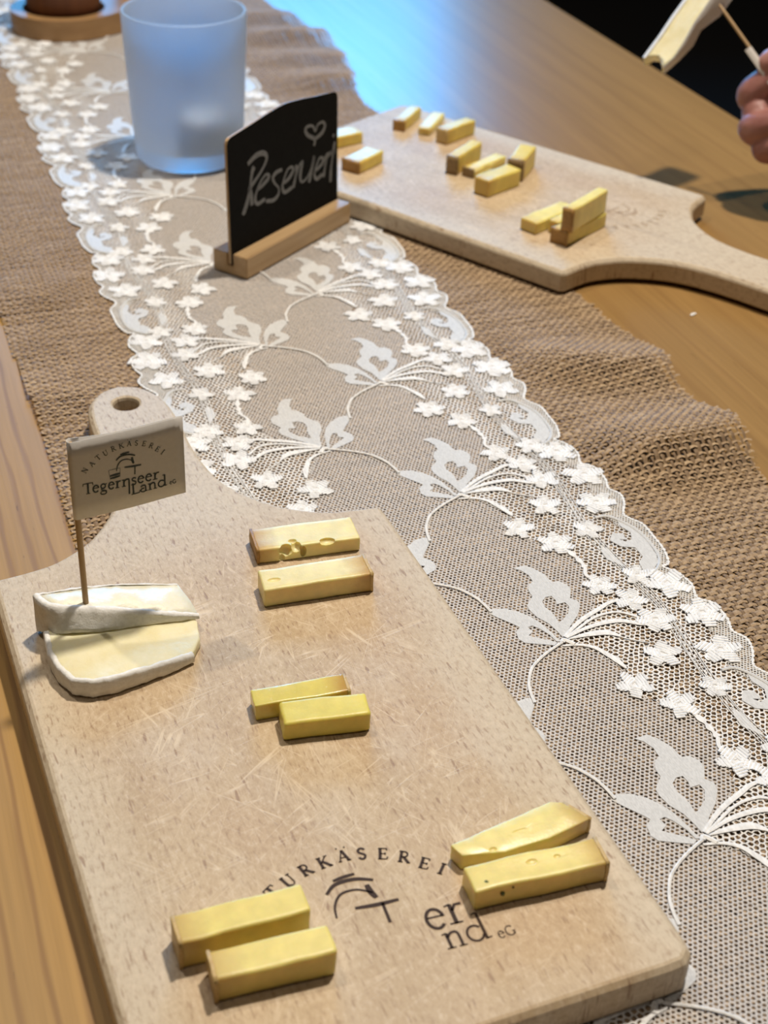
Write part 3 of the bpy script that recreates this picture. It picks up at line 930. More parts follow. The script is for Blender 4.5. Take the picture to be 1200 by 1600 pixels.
def words(full=True, k=1.0):
    f = Flat()
    if full:
        for ch, x0, x1 in (('T', 2.5, 6.3), ('e', 6.0, 8.6), ('g', 8.9, 11.7), ('e', 11.9, 14.5), ('r', 14.7, 16.9), ('N_', 17.2, 20.9), ('s', 20.9, 23.0), ('e', 23.2, 26.0), ('e', 26.3, 29.1), ('r', 29.3, 32.0)):
            yb = -23.05 - 0.036 * (x0 - 3)
            glyph(f, ch, x0 * mm, yb * mm, 4.7 * mm, R(-2), k, xs=(x1 - x0) / (GL[ch][0] * 4.7))
        for ch, x0, x1 in (('L', 20.7, 24.0), ('a', 24.0, 27.1), ('n', 27.3, 30.9), ('d', 31.1, 34.9)):
            glyph(f, ch, x0 * mm, -28.0 * mm, 4.5 * mm, 0, k, xs=(x1 - x0) / (GL[ch][0] * 4.5))
    else:
        for ch, x0, x1 in (('e', 27.0, 30.2), ('r', 30.4, 33.2)):
            glyph(f, ch, x0 * mm, -23.4 * mm, 5.6 * mm, R(-4), k, xs=(x1 - x0) / (GL[ch][0] * 5.6))
        for ch, x0, x1 in (('n', 28.3, 31.4), ('d', 31.5, 35.1)):
            glyph(f, ch, x0 * mm, -27.2 * mm, 4.3 * mm, R(-3), k, xs=(x1 - x0) / (GL[ch][0] * 4.3))
    glyph(f, 'e', 35.9 * mm, -28.0 * mm, 1.9 * mm, 0, k)
    glyph(f, 'G', 37.1 * mm, -28.0 * mm, 1.75 * mm, 0, k)
    return f
LS = 2.23
def brand(dx, dy, z=0.00006):
    return lambda p: Vector((p.x * LS + dx, p.y * LS + dy, z + p.z))
obj('branded_arc_lettering', arc_letters((0, 1), 2.2, 1.4).mesh('arc', brand(-0.0498, 0.087)), BURN, board_a)
obj('branded_emblem', emblem(False, 0.8).mesh('emblem', brand(-0.0485, 0.0865)), BURN, board_a)
obj('branded_words', words(False, 0.72).mesh('words', brand(-0.0487, 0.0880)), BURN, board_a)
obj('faded_arc_lettering', arc_letters((0, 1, 2), 2.1, 1.0).mesh('arc_faded', brand(-0.066, 0.275)), BURN_FAINT, board_b)
obj('faded_emblem', emblem(False, 0.9).mesh('emblem_faded', brand(-0.066, 0.268)), BURN_FAINT, board_b)

# ------------------------------------------------------------------ cheese sticks
def on_board(b, x, y, ang):
    c, s = math.cos(b[2]), math.sin(b[2])
    return (b[0] + c * x - s * y, b[1] + s * x + c * y), b[2] + ang

def stick_body(L, w_, h, seed, bev=0.0008, taper=0.0, holes=()):
    bm = box_bm(0, L, -w_ / 2, w_ / 2, 0, h)
    bmesh.ops.subdivide_edges(bm, edges=bm.edges[:], cuts=5, use_grid_fill=True)
    sharp = [e for e in bm.edges if e.calc_face_angle(0) > 0.5]
    bmesh.ops.bevel(bm, geom=sharp, offset=bev, segments=3, affect='EDGES', profile=0.5)
    for v in bm.verts:
        q = v.co * 70 + Vector((seed * 3.7, seed * 1.3, seed))
        d = noise.noise_vector(q) * 0.0005 + noise.noise_vector(q * 3.1) * 0.00018
        u = v.co.x / L
        v.co.y *= 1 - taper * u
        v.co.x += d.x
        v.co.y += d.y
        if v.co.z > 0.001:
            v.co.z += d.z
    me = bm_mesh('cheese_body', bm)
    return me

def cut_holes(o, holes):
    for (x, y, z, rx, ry, rz) in holes:
        bm = bmesh.new()
        bmesh.ops.create_icosphere(bm, subdivisions=2, radius=1)
        for v in bm.verts:
            v.co = Vector((x + v.co.x * rx, y + v.co.y * ry, z + v.co.z * rz))
        me = bpy.data.meshes.new('tmp')
        bm.to_mesh(me)
        bm.free()
        c = bpy.data.objects.new('tmp', me)
        COL.objects.link(c)
        c.parent = o.parent
        md = o.modifiers.new('b', 'BOOLEAN')
        md.operation = 'DIFFERENCE'
        md.solver = 'EXACT'
        md.object = c
        baked(o)
        bpy.data.objects.remove(c)
    for p in o.data.polygons:
        p.use_smooth = True
    o.data.set_sharp_from_angle(angle=R(38))

def cheese_stick(b, x, y, deg, L, w_, h, mat, label, group, rind=None, rind_end=0, z=0.0, seed=0, holes=(), tilt=0.0, bev=0.0009, rough_rind=False):
    (wx, wy), a = on_board(b, x * mm, y * mm, R(deg))
    root = empty('cheese_stick', (wx, wy, BT + z * mm + 0.0001))
    root.rotation_euler = (0, R(tilt), a)
    tag(root, label, 'cheese', group)
    L, w_, h = L * mm, w_ * mm, h * mm
    body = obj('cheese_body', stick_body(L, w_, h, seed, bev), mat, root, True)
    if holes:
        cut_holes(body, [tuple(q * mm for q in hl) for hl in holes])
    if rind is not None:
        bm = box_bm(-0.0006, 0.0006, -w_ / 2 - 0.00012, w_ / 2 + 0.00012, 0, h + 0.00012)
        bmesh.ops.subdivide_edges(bm, edges=bm.edges[:], cuts=3, use_grid_fill=True)
        for v in bm.verts:
            d = noise.noise_vector(v.co * 400 + Vector((seed, 0, 0)))
            v.co.x += d.x * 0.00035
            if v.co.z > 0.001:
                v.co.z += d.z * 0.0002
            v.co.y += d.y * 0.0002
        r = obj('rind', bm_mesh('rind', bm), rind, root, True)
        r.location = (0 if rind_end == 0 else L, 0, 0)
    return root

Y_PALE = (0.88, 0.755, 0.36)
Y_MID = (0.72, 0.56, 0.15)
Y_DEEP = (0.66, 0.49, 0.10)
EDGE_B = (0.50, 0.27, 0.07)
GN = 'cheese sticks on the foreground board'
GF = 'cheese sticks on the far board'
CM = {}
def cm(base, edge, L, end, **kw):
    key = (base, edge, round(L), end)
    if key not in CM:
        CM[key] = cheese_mat('cheese_%d' % len(CM), base, edge, L * mm, end, **kw)
    return CM[key]

cheese_stick(NB, 21.6, 247.8, -6.1, 44.5, 16.5, 7.0, cm(Y_PALE, EDGE_B, 44.5, 0), 'pale cheese stick with torn holes, farthest on the foreground board', GN, RIND_BROWN, 0, seed=1,
             holes=[(12.0, -8.2, 5.2, 3.2, 3.0, 3.0), (16.4, -8.0, 6.0, 2.4, 3.2, 2.4), (19.4, -7.8, 3.6, 1.5, 3.0, 3.0), (10.2, -8.4, 1.8, 1.3, 1.6, 2.0), (15.4, -4.6, 7.2, 2.0, 1.3, 1.6), (30.0, -7.4, 6.6, 3.6, 2.2, 1.6)])
cheese_stick(NB, 14.7, 217.1, -5.1, 45.1, 14.1, 9.0, cm(Y_PALE, EDGE_B, 45.1, 1), 'pale cheese stick with brown right end lying before the holey one', GN, RIND_TAN, 1, seed=2,
             holes=[(5.2, -1.2, 9.1, 3.0, 1.5, 1.0)])
cheese_stick(NB, -9.4, 151.5, -5.6, 35.5, 9.5, 7.2, cm((0.76, 0.64, 0.17), EDGE_B, 35.5, 1, rough=0.22, spots=0.5, coat=0.4), 'glistening yellow cheese stick tucked behind another in the board centre', GN, RIND_TAN, 1, seed=3, bev=0.0006)
cheese_stick(NB, -2.6, 139.2, -10.5, 32.3, 12.5, 8.6, cm((0.78, 0.66, 0.15), None, 32, 0), 'plump rindless yellow cheese stick at the board centre, nearer of two', GN, None, 0, seed=4, bev=0.0013)
cheese_stick(NB, -64.1, 54.3, -1.8, 41.0, 11.4, 11.6, cm((0.82, 0.69, 0.22), (0.58, 0.40, 0.13), 41, 0), 'thick yellow cheese stick left of the branded logo, partly hidden', GN, RIND_TAN, 0, seed=5, bev=0.0010)
cheese_stick(NB, -57.5, 38.7, -3.8, 37.0, 11.2, 10.4, cm((0.83, 0.70, 0.23), (0.62, 0.44, 0.15), 37, 0), 'yellow cheese stick with crumbly left rind, nearest the photo bottom', GN, RIND_TAN, 0, seed=6, bev=0.0012)
cheese_stick(NB, 28.6, 44.2, -4.6, 46.0, 11.5, 8.6, cm((0.86, 0.72, 0.25), (0.56, 0.36, 0.11), 46, 1, rough=0.36, coat=0.12), 'cheese stick with green herb specks beside the branded letters', GN, RIND_TAN, 1, seed=8,
             holes=[(31.0, 1.4, 8.8, 1.5, 1.2, 0.9), (22.0, 1.2, 9.0, 2.4, 1.4, 0.8)])
for o in [o for o in bpy.data.objects if o.get('label', '').startswith('cheese stick with green herb')]:
    for k, (x, y, z, r) in enumerate(((5.0, -2.6, 8.55, 0.7), (9.5, -5.75, 5.2, 0.75), (13.0, -5.7, 6.9, 0.4))):
        bm = bmesh.new()
        bmesh.ops.create_icosphere(bm, subdivisions=2, radius=r * mm)
        for v in bm.verts:
            v.co += noise.noise_vector(v.co * 1500 + Vector((k, 0, 0))) * 0.0002
            v.co.z *= 0.5 if k == 0 else 1
        s = obj('herb_speck', bm_mesh('herb_speck', bm), plain('herb_%d' % k, (0.07, 0.10, 0.025), 0.7, 900), o)
        s.location = (x * mm, y * mm, z * mm)

# the tapered wedge-shaped piece
C7 = [(29.8, 61.1), (47.7, 63.9), (59.4, 65.9), (69.5, 67.6), (73.9, 65.7), (79.1, 55.7), (62.2, 52.6), (45.5, 52.1), (31.4, 55.5)]
def prism(name, top, z, bev, seed, amp=0.0003, inset=0.0):
    """thick slab from an outline (list of (x,y) or (x,y,z) in metres)"""
    bm = bmesh.new()
    n = len(top)
    tv = [bm.verts.new((p[0], p[1], p[2] if len(p) > 2 else z)) for p in top]
    cx, cy = sum(p[0] for p in top) / n, sum(p[1] for p in top) / n
    bv = [bm.verts.new((cx + (p[0] - cx) * (1 - inset), cy + (p[1] - cy) * (1 - inset), 0)) for p in top]
    bm.faces.new(tv)
    bm.faces.new(bv[::-1])
    for i in range(n):
        j = (i + 1) % n
        bm.faces.new((tv[j], tv[i], bv[i], bv[j]))
    bmesh.ops.recalc_face_normals(bm, faces=bm.faces[:])
    sharp = [e for e in bm.edges if e.calc_face_angle(0) > 0.45]
    bmesh.ops.bevel(bm, geom=sharp, offset=bev, segments=2, affect='EDGES', profile=0.5)
    bmesh.ops.triangulate(bm, faces=[f for f in bm.faces if len(f.verts) > 4])
    bmesh.ops.subdivide_edges(bm, edges=[e for e in bm.edges if e.calc_length() > 0.003], cuts=2, use_grid_fill=False)
    bmesh.ops.triangulate(bm, faces=bm.faces[:])
    for v in bm.verts:
        d = noise.noise_vector(v.co * 260 + Vector((seed, 1, 2)))
        v.co += Vector((d.x, d.y, d.z if v.co.z > 0.001 else 0)) * amp
    return bm_mesh(name, bm)
(wx, wy), a = on_board(NB, 0.030, 0.058, 0.0)
root = empty('cheese_stick', (wx, wy, BT + 0.0001), a)
tag(root, 'tapering cheese wedge with pale moist top behind the herb-specked stick', 'cheese', GN)
c7m = cheese_mat('cheese_wedge_paste', (0.87, 0.745, 0.29), (0.58, 0.38, 0.13), 0.0475, 1, 0.36, 0, 0.12)
b7 = obj('cheese_body', prism('cheese_body', [((x - 30) * mm, (y - 58) * mm) for x, y in C7][::-1], 0.0068, 0.0007, 3, 0.00025), c7m, root, True)
cut_holes(b7, [tuple(q * mm for q in hl) for hl in ((12, -3.6, 7.0, 1.5, 1.1, 0.9), (24, 1.0, 6.9, 3.2, 0.6, 0.5))])
f7 = [(73.9, 65.7), (79.1, 55.7)]
d7 = Vector((f7[1][0] - f7[0][0], f7[1][1] - f7[0][1], 0))
bm = box_bm(0, d7.length * mm, -0.0006, 0.0006, 0, 0.0067)
bmesh.ops.subdivide_edges(bm, edges=bm.edges[:], cuts=3, use_grid_fill=True)
for v in bm.verts:
    v.co += noise.noise_vector(v.co * 500) * 0.0002
r7 = obj('rind', bm_mesh('rind', bm), RIND_TAN, root, True)
r7.location = ((f7[0][0] - 30) * mm, (f7[0][1] - 58) * mm, 0)
r7.rotation_euler = (0, 0, math.atan2(d7.y, d7.x))

F = lambda lab: lab
fm = cm((0.78, 0.62, 0.15), (0.60, 0.40, 0.10), 38, 0)
fm2 = cm((0.84, 0.72, 0.26), (0.66, 0.48, 0.14), 40, 0)
FAR = [
 (40.1, 17.9, 167.3, 40.0, 15.0, 8.3, fm, None, 0, 'yellow cheese stick half hidden behind the chalkboard, upper of two'),
 (52.8, 65.6, 186.3, 29.7, 14.5, 8.5, fm, RIND_BROWN, 0, 'short cheese stick with brown rind just right of the chalkboard'),
 (-35.7, 35.6, 199.7, 37.3, 9.1, 8.0, fm, RIND_BROWN, 0, 'cheese stick alone at the far corner of the far board'),
 (-40.9, 54.6, 201.1, 38.9, 9.4, 5.8, fm2, None, 0, 'thin pale cheese stick squeezed between two in the farthest group'),
 (-37.3, 74.6, 178.9, 32.8, 9.8, 10.9, fm, RIND_TAN, 0, 'stout cheese stick on the right of the farthest group'),
 (6.4, 117.7, 191.5, 38.9, 8.6, 12.8, fm, RIND_GREY, 0, 'upright cheese stick with grey rind, left of the middle group'),
 (2.3, 128.8, 180.6, 38.3, 9.4, 6.3, fm2, RIND_GREY, 0, 'low cheese stick with grey rind in the middle group'),
 (23.7, 155.5, 176.0, 34.0, 12.8, 11.8, fm, None, 0, 'rindless cheese stick lying nearest in the middle group'),
 (52.2, 214.0, 176.3, 41.9, 13.5, 7.9, fm2, None, 0, 'pale rindless cheese stick, leftmost of the group near the handle'),
 (43.0, 227.2, 180.0, 33.0, 7.4, 8.6, fm2, None, 0, 'pale cheese stick mostly hidden inside the group near the handle'),
 (54.0, 239.3, 179.8, 44.8, 12.2, 9.6, fm, RIND_BROWN, 0, 'cheese stick with brown rind, bottom of the stack near the handle'),
]
for k, (x, y, dg, L, w_, h, mt, rd, re_, lab) in enumerate(FAR):
    cheese_stick(FB, x, y, dg, L, w_, h, mt, lab, GF, rd, re_, 0, 20 + k, (), 0, 0.0011)
cheese_stick(FB, -15.2, 155.5, 200.0, 32.0, 11.6, 14.8, fm, 'tall cheese stick with grey rind on the right of the middle group', GF, RIND_GREY, 0, 0.0, 41, (), 0)
cheese_stick(FB, 53.8, 244.0, 184.3, 43.9, 7.7, 15.0, fm2, 'cheese stick with brown rind standing on edge atop the stack', GF, RIND_BROWN, 0, 9.9, 42, (), 0)

# ------------------------------------------------------------------ camembert slices
def rind_strip(name, path, seed, over=0.0013, th=0.0010):
    """rind skin along a path of (x,y,ztop,zbot): outer wall plus a lip folded on the cut face"""
    n = len(path)
    dense = []
    for i in range(n - 1):
        for k in range(6):
            u = k / 6
            dense.append(tuple(path[i][c] * (1 - u) + path[i + 1][c] * u for c in range(4)))
    dense.append(path[-1])
    v, f = [], []
    m = len(dense)
    rows = 7
    for i, (x, y, zt, zb) in enumerate(dense):
        a, b = dense[max(i - 1, 0)], dense[min(i + 1, m - 1)]
        d = Vector((b[0] - a[0], b[1] - a[1])).normalized()
        nn = Vector((d.y, -d.x))
        prof = [(-over, zt + 0.0001), (-over * 0.5, zt + 0.00045), (th * 0.55, zt + 0.0003), (th, zt - 0.0008), (th * 1.05, (zt + zb) / 2), (th * 0.8, zb + 0.0006), (0.0, zb)]
        for q, (o_, z) in enumerate(prof):
            p = Vector((x + nn.x * o_, y + nn.y * o_, z))
            dd = noise.noise_vector(p * 420 + Vector((seed, 0, 0)))
            p += dd * (0.00045 if q < 6 else 0.0001)
            v.append(p)
    for i in range(m - 1):
        for q in range(rows - 1):
            f.append((i * rows + q, (i + 1) * rows + q, (i + 1) * rows + q + 1, i * rows + q + 1))
    me = pymesh(name, v, f)
    return me
# front slice, lying with the cut face up
(wx, wy), a = on_board(NB, -0.045, 0.198, 0.0)
front = empty('camembert_slice', (wx, wy, BT + 0.0001), a)
tag(front, 'creamy camembert slice lying flat in front of the flagged slice', 'cheese', 'camembert slices on the foreground board')
fo = [(-73, 214), (-74, 201), (-72.5, 191.5), (-69.0, 183), (-63, 179.6), (-56, 178.8), (-44.5, 180.6), (-31, 183.6), (-22.5, 186.5), (-17.5, 194.5), (-15.5, 205), (-16, 214), (-30, 219), (-50, 222), (-66, 222)]
fz = [7.8, 7.8, 7.8, 7.8, 7.8, 7.8, 7.2, 5.8, 4.4, 4.2, 4.6, 5.0, 6.2, 7.4, 7.8]
LF = lambda p: ((p[0] + 45) * mm, (p[1] - 198) * mm)
fp = [(*LF(p), z_ * mm) for p, z_ in zip(fo, fz)]
bf = obj('cheese_body', prism('cheese_body', fp, 0.0078, 0.0007, 11, 0.0004), PASTE, front, True)
cut_holes(bf, [tuple(q * mm for q in hl) for hl in ((2.5, 4.5, 7.9, 2.6, 1.0, 0.8), (7.5, 5.5, 7.9, 1.6, 0.8, 0.6), (11.5, 3.6, 7.9, 1.3, 0.7, 0.5))])
for p in bf.data.polygons:
    p.use_smooth = True
obj('rind', rind_strip('rind', [(*q, 0.0002) for q in fp[:9]], 3), RIND_WHITE, front, True)
# rear slice, leaning on the front one, its white face towards the viewer
(wx, wy), a = on_board(NB, -0.045, 0.215, 0.0)
rear = empty('camembert_slice', (wx, wy, BT + 0.0001), a)
tag(rear, 'white-rinded camembert slice with the paper flag stuck in it', 'cheese', 'camembert slices on the foreground board')
LR = lambda p: ((p[0] + 45) * mm, (p[1] - 215) * mm, p[2] * mm)
rt_top = [(-74.3, 224.3, 18.5), (-69.2, 215.0, 18.6), (-51.7, 211.5, 15.5), (-31.0, 208.1, 10.6), (-14.2, 206.8, 5.9), (-15.6, 213, 8.2), (-18.2, 223.0, 10.5), (-39.9, 226.3, 13.5), (-57.8, 226.2, 16.0)]
rt_bot = [(-74.6, 224.8, 0.4), (-68.2, 211.3, 7.9), (-53.4, 207.6, 7.95), (-31.6, 207.3, 6.3), (-14.0, 206.7, 4.75), (-15.6, 214, 4.6), (-18.2, 226.0, 1.5), (-39.9, 232, 0.2), (-57.8, 233, 0.2)]
bm = bmesh.new()
rows = []
for k in range(6):
    u = k / 5
    rows.append([bm.verts.new(Vector(LR(p)).lerp(Vector(LR(q)), u)) for p, q in zip(rt_top, rt_bot)])
n = len(rt_top)
for k in range(5):
    for i in range(n):
        j = (i + 1) % n
        bm.faces.new((rows[k][i], rows[k][j], rows[k + 1][j], rows[k + 1][i]))
bm.faces.new(rows[0][::-1])
bm.faces.new(rows[-1])
bmesh.ops.triangulate(bm, faces=[f for f in bm.faces if len(f.verts) > 4])
bmesh.ops.subdivide_edges(bm, edges=[e for e in bm.edges if e.calc_length() > 0.004], cuts=2)
bmesh.ops.triangulate(bm, faces=bm.faces[:])
for v in bm.verts:
    v.co += noise.noise_vector(v.co * 240) * 0.0003
obj('cheese_body', bm_mesh('cheese_body', bm), PASTE_PALE, rear, True)
# white skin on the front and left faces
def skin_wall(name, tp, bt, seed, th=0.0009, lip=0.0016):
    td = catmull([Vector(LR(p)) for p in tp], 8)
    bd = catmull([Vector(LR(p)) for p in bt], 8)
    v, f = [], []
    m = len(td)
    for i in range(m):
        a_, b_ = td[max(i - 1, 0)], td[min(i + 1, m - 1)]
        d = (b_ - a_).normalized()
        nn = Vector((d.y, -d.x, 0)).normalized()
        ring = [td[i] - nn * lip + Vector((0, 0, 0.0002)), td[i] - nn * lip * 0.3 + Vector((0, 0, 0.0005)), td[i] + nn * th + Vector((0, 0, 0.0001))]
        for u in (0.2, 0.4, 0.6, 0.8, 0.97):
            ring.append(td[i].lerp(bd[i], u) + nn * th)
        ring.append(bd[i] - nn * 0.0006)
        for q, p in enumerate(ring):
            dd = noise.noise_vector(p * 450 + Vector((seed, 0, 0))) + 0.5 * noise.noise_vector(p * 1100)
            v.append(p + dd * 0.0004)
    r_ = len(ring)
    for i in range(m - 1):
        for q in range(r_ - 1):
            f.append((i * r_ + q, (i + 1) * r_ + q, (i + 1) * r_ + q + 1, i * r_ + q + 1))
    return pymesh(name, v, f)
obj('rind', skin_wall('rind', rt_top[:5], rt_bot[:5], 9), RIND_WHITE, rear, True)
obj('rind', skin_wall('rind', rt_top[6:] + rt_top[:1], rt_bot[6:] + rt_bot[:1], 5, 0.0006, 0.0006), RIND_WHITE, rear, True)

# ------------------------------------------------------------------ paper flag on a toothpick
PT = Vector((-0.1134, 0.4407, 0.0897 + BT))
PB_ = Vector((-0.1139, 0.4407, 0.0085 + BT))
pick = empty('cheese_flag', PB_)
tag(pick, 'small printed paper flag on a wooden toothpick in the camembert', 'flag')
def tube(name, pts, radii, n=10):
    v, f = [], []
    m = len(pts)
    for i, p in enumerate(pts):
        d = (pts[min(i + 1, m - 1)] - pts[max(i - 1, 0)]).normalized()
        x = d.orthogonal().normalized()
        y = d.cross(x)
        for k in range(n):
            a_ = 2 * math.pi * k / n
            v.append(p + (x * math.cos(a_) + y * math.sin(a_)) * radii[i])
    for i in range(m - 1):
        for k in range(n):
            f.append((i * n + k, i * n + (k + 1) % n, (i + 1) * n + (k + 1) % n, (i + 1) * n + k))
    f.append(tuple(range(n))[::-1])
    f.append(tuple((m - 1) * n + k for k in range(n)))
    return pymesh(name, v, f)
ax = (PT - PB_)
obj('toothpick', tube('toothpick', [ax * u for u in (0, 0.1, 0.5, 0.97, 0.99)], [0.0005, 0.00115, 0.0012, 0.0012, 0.0006]), PICK_WOOD, pick, True)
fd = Vector((math.cos(0.4505), math.sin(0.4505), 0.0092)).normalized()
td_ = Vector((0.0074, 0, 1.0)).normalized()
fn = td_.cross(fd).normalized() * -1          # towards the viewer
if fn.y > 0:
    fn = -fn
FW, FH = 0.0423, 0.0335
bend = lambda u: 0.0009 * math.sin(math.pi * min(max(u / FW, 0), 1) * 1.4) - 0.0006 * (u / FW)
def fpt(u, vv, o_):
    return (PT - PB_) + fd * u + td_ * vv + fn * (o_ + bend(u))
prof = []
for k in range(13):
    u = FW * (1 - k / 12)
    prof.append((u, 0.0016 if u < 0.001 else 0.0013 * max(0.16, 1 - u / 0.016) + 0.0002))
for k in range(1, 8):
    a_ = math.pi * k / 8
    prof.append((-0.0015 * math.sin(a_), 0.0016 * math.cos(a_)))
for k in range(13):
    u = FW * k / 12
    prof.append((u, -(0.0016 if u < 0.001 else 0.0013 * max(0.16, 1 - u / 0.016) + 0.0002)))
v, f = [], []
nv = 6
for (u, o_) in prof:
    for j in range(nv):
        v.append(fpt(u, -FH * j / (nv - 1), o_))
for i in range(len(prof) - 1):
    for j in range(nv - 1):
        f.append((i * nv + j, (i + 1) * nv + j, (i + 1) * nv + j + 1, i * nv + j + 1))
me = pymesh('paper', v, f)
paper = obj('paper', me, PAPER, pick, True)
sol = paper.modifiers.new('s', 'SOLIDIFY')
sol.thickness = 0.00015
sol.offset = 0
baked(paper)
for p in paper.data.polygons:
    p.use_smooth = True
def on_flag(p):
    u = p.x
    o_ = (0.0013 * max(0.16, 1 - u / 0.016) + 0.0002)
    return fpt(u, p.y, o_ + 0.00016 + p.z * 0.5)
obj('arc_lettering', arc_letters((), 2.15, 0.9).mesh('flag_arc', on_flag), INK, paper)
obj('emblem', emblem(True, 0.8).mesh('flag_emblem', on_flag), INK, paper)
obj('name_lettering', words(True, 0.95).mesh('flag_words', on_flag), INK, paper)

# ------------------------------------------------------------------ chalkboard sign
SX, SY, STH = -0.0998, 0.8109, 1.0221
sign = empty('chalkboard_sign', (SX, SY, LZ + 0.0007), STH)
tag(sign, 'small black chalkboard sign reading Reserviert in a slotted wooden stand', 'sign')
SL, SW_, SH = 0.1125, 0.0258, 0.0135
bm = bmesh.new()
sec = [(-SW_ / 2, 0), (SW_ / 2, 0), (SW_ / 2, SH), (0.0022, SH), (0.0022, SH * 0.42), (-0.0022, SH * 0.42), (-0.0022, SH), (-SW_ / 2, SH)]
a0 = [bm.verts.new((0, y, z)) for y, z in sec]
a1 = [bm.verts.new((SL, y, z)) for y, z in sec]
for i in range(8):
    j = (i + 1) % 8
    bm.faces.new((a0[i], a0[j], a1[j], a1[i]))
bm.faces.new(a0)
bm.faces.new(a1)
bmesh.ops.recalc_face_normals(bm, faces=bm.faces[:])
bmesh.ops.bevel(bm, geom=[e for e in bm.edges if e.calc_face_angle(0) > 0.5], offset=0.0005, segments=2, affect='EDGES')
obj('stand', bm_mesh('stand', bm), SIGN_WOOD, sign)
TOPP = [(0.0, 62.0), (0.0, 67.0), (0.8, 69.4), (3.0, 70.6), (11.1, 71.6), (23.5, 73.0), (36.2, 74.8), (49.1, 76.2), (56.2, 76.6)]
def sign_outline():
    l = [(x, y) for x, y in TOPP]
    r = [(112.4 - x, y) for x, y in TOPP[:-1]][::-1]
    top = l + r
    return [(0, -7.0)] + top + [(112.4, -7.0)]
so = [(x * mm, y * mm) for x, y in sign_outline()][::-1]
fl_ = Flat()
fl_.poly([so], -0.0012, 0.0012)
TILT = 0.0156
def on_sign(p):        # p.x along, p.y up, p.z out of the face towards the viewer
    return Vector((p.x - 0.0002, -0.0006 + p.y * math.sin(TILT) - p.z, SH + 0.0005 + p.y * math.cos(TILT)))
pan = obj('wooden_panel', fl_.mesh('wooden_panel', on_sign), SIGN_WOOD, sign)
fl_ = Flat()
off = offset(so[::-1], -0.0007)
fl_.poly([off[::-1]], 0.0012, 0.00155)
obj('chalk_face', fl_.mesh('chalk_face', on_sign), CHALKBOARD, sign)
STROKES = {'R': [[11.8, 21.0], [16.4, 27.7], [19.5, 36.2], [22.1, 44.7], [24.3, 47.4]], 'R2': [[18.2, 50.8], [25.7, 53.6], [33.1, 53.4], [36.8, 50.4], [35.5, 46.7], [30.5, 42.2], [23.9, 38.2], [19.5, 35.5], [20.5, 30.5], [21.0, 24.2]], 'e': [[26.2, 32.1], [32.2, 33.6], [37.8, 36.0], [38.4, 38.1], [35.2, 39.1], [30.2, 36.2], [25.6, 30.9], [24.3, 25.9], [27.4, 23.2], [34.0, 24.2]], 's': [[52.2, 37.4], [46.6, 37.4], [42.7, 35.2], [44.2, 31.3], [48.4, 26.5], [47.7, 22.6], [42.7, 20.7], [35.0, 22.5]], 'e2': [[54.1, 28.2], [59.8, 30.0], [63.9, 33.6], [62.2, 36.1], [57.7, 35.4], [53.6, 29.8], [52.3, 25.3], [55.0, 22.0], [62.4, 22.9]], 'r': [[67.3, 36.0], [66.6, 30.0], [63.6, 22.2]], 'r2': [[66.0, 28.8], [70.2, 34.5], [74.8, 35.9]], 'v': [[74.2, 36.1], [71.4, 28.5], [72.8, 23.2], [78.7, 24.2], [84.0, 29.0], [86.7, 36.3]], 'i': [[86.7, 36.3], [84.6, 28.1], [80.7, 20.4]], 'e3': [[88.9, 26.1], [95.3, 28.5], [96.5, 31.3], [92.9, 33.0], [88.7, 28.3], [86.9, 23.2], [89.8, 20.1], [95.8, 21.5]], 'r3': [[99.5, 32.9], [98.9, 26.0], [96.8, 19.1]], 'r4': [[98.3, 25.5], [101.3, 31.0], [108.6, 33.1]], 't': [[110.0, 39.0], [108.0, 31.9], [105.6, 22.6], [104.9, 13.4]], 't2': [[100.1, 33.1], [110.2, 32.6]], 'x': [[107.6, 43.9], [109.3, 42.8]], 'h': [[86.6, 42.8], [87.3, 46.8], [80.3, 51.2], [77.3, 55.1], [79.8, 57.1], [85.6, 55.6], [88.1, 51.8], [90.8, 55.2], [96.1, 55.5], [98.7, 53.0], [96.6, 49.4], [91.9, 47.6], [87.3, 47.0]]}
fa_, fb_ = Flat(), Flat()
for k, pts in STROKES.items():
    tgt = fb_ if k == 'h' else fa_
    tgt.ribbon([(x * mm, y * mm) for x, y in pts], 0.0023 if k not in ('R', 'R2') else 0.0030, 0.00155, 0.00165, 6, lambda u: 0.85 + 0.25 * math.sin(u * 9))
obj('chalk_lettering', fa_.mesh('chalk_lettering', on_sign), CHALK, sign)
obj('chalk_heart', fb_.mesh('chalk_heart', on_sign), CHALK, sign)

# ------------------------------------------------------------------ frosted candle glass with tealight
GX, GY = -0.1507, 1.0066
GZ = LZ + 0.0012
gprof = [(0.0, 0.0), (0.030, 0.0), (0.0355, 0.0012), (0.0378, 0.004), (0.0385, 0.010), (0.0398, 0.030), (0.0412, 0.060), (0.0424, 0.085), (0.0430, 0.1035), (0.0424, 0.1050), (0.0412, 0.1050), (0.0405, 0.1038), (0.0398, 0.085), (0.0386, 0.060), (0.0372, 0.030), (0.0355, 0.016), (0.033, 0.0125), (0.028, 0.0115), (0.0, 0.0115)]
glass = obj('candle_glass', lathe('candle_glass', gprof, 96), FROST, None, True)
glass.location = (GX, GY, GZ)
tag(glass, 'frosted bluish glass candle holder standing on the lace', 'candle holder')
cand = empty('tealight_candle', (GX + 0.014, GY - 0.006, GZ + 0.0116))
tag(cand, 'white tealight candle inside the frosted glass holder', 'candle')
obj('metal_cup', lathe('metal_cup', [(0.0, 0.0), (0.0192, 0.0), (0.0196, 0.0006), (0.0196, 0.0165), (0.0200, 0.0168), (0.0192, 0.0166), (0.0190, 0.0160), (0.0190, 0.0005), (0.0, 0.0004)], 48), ALU, cand, True)
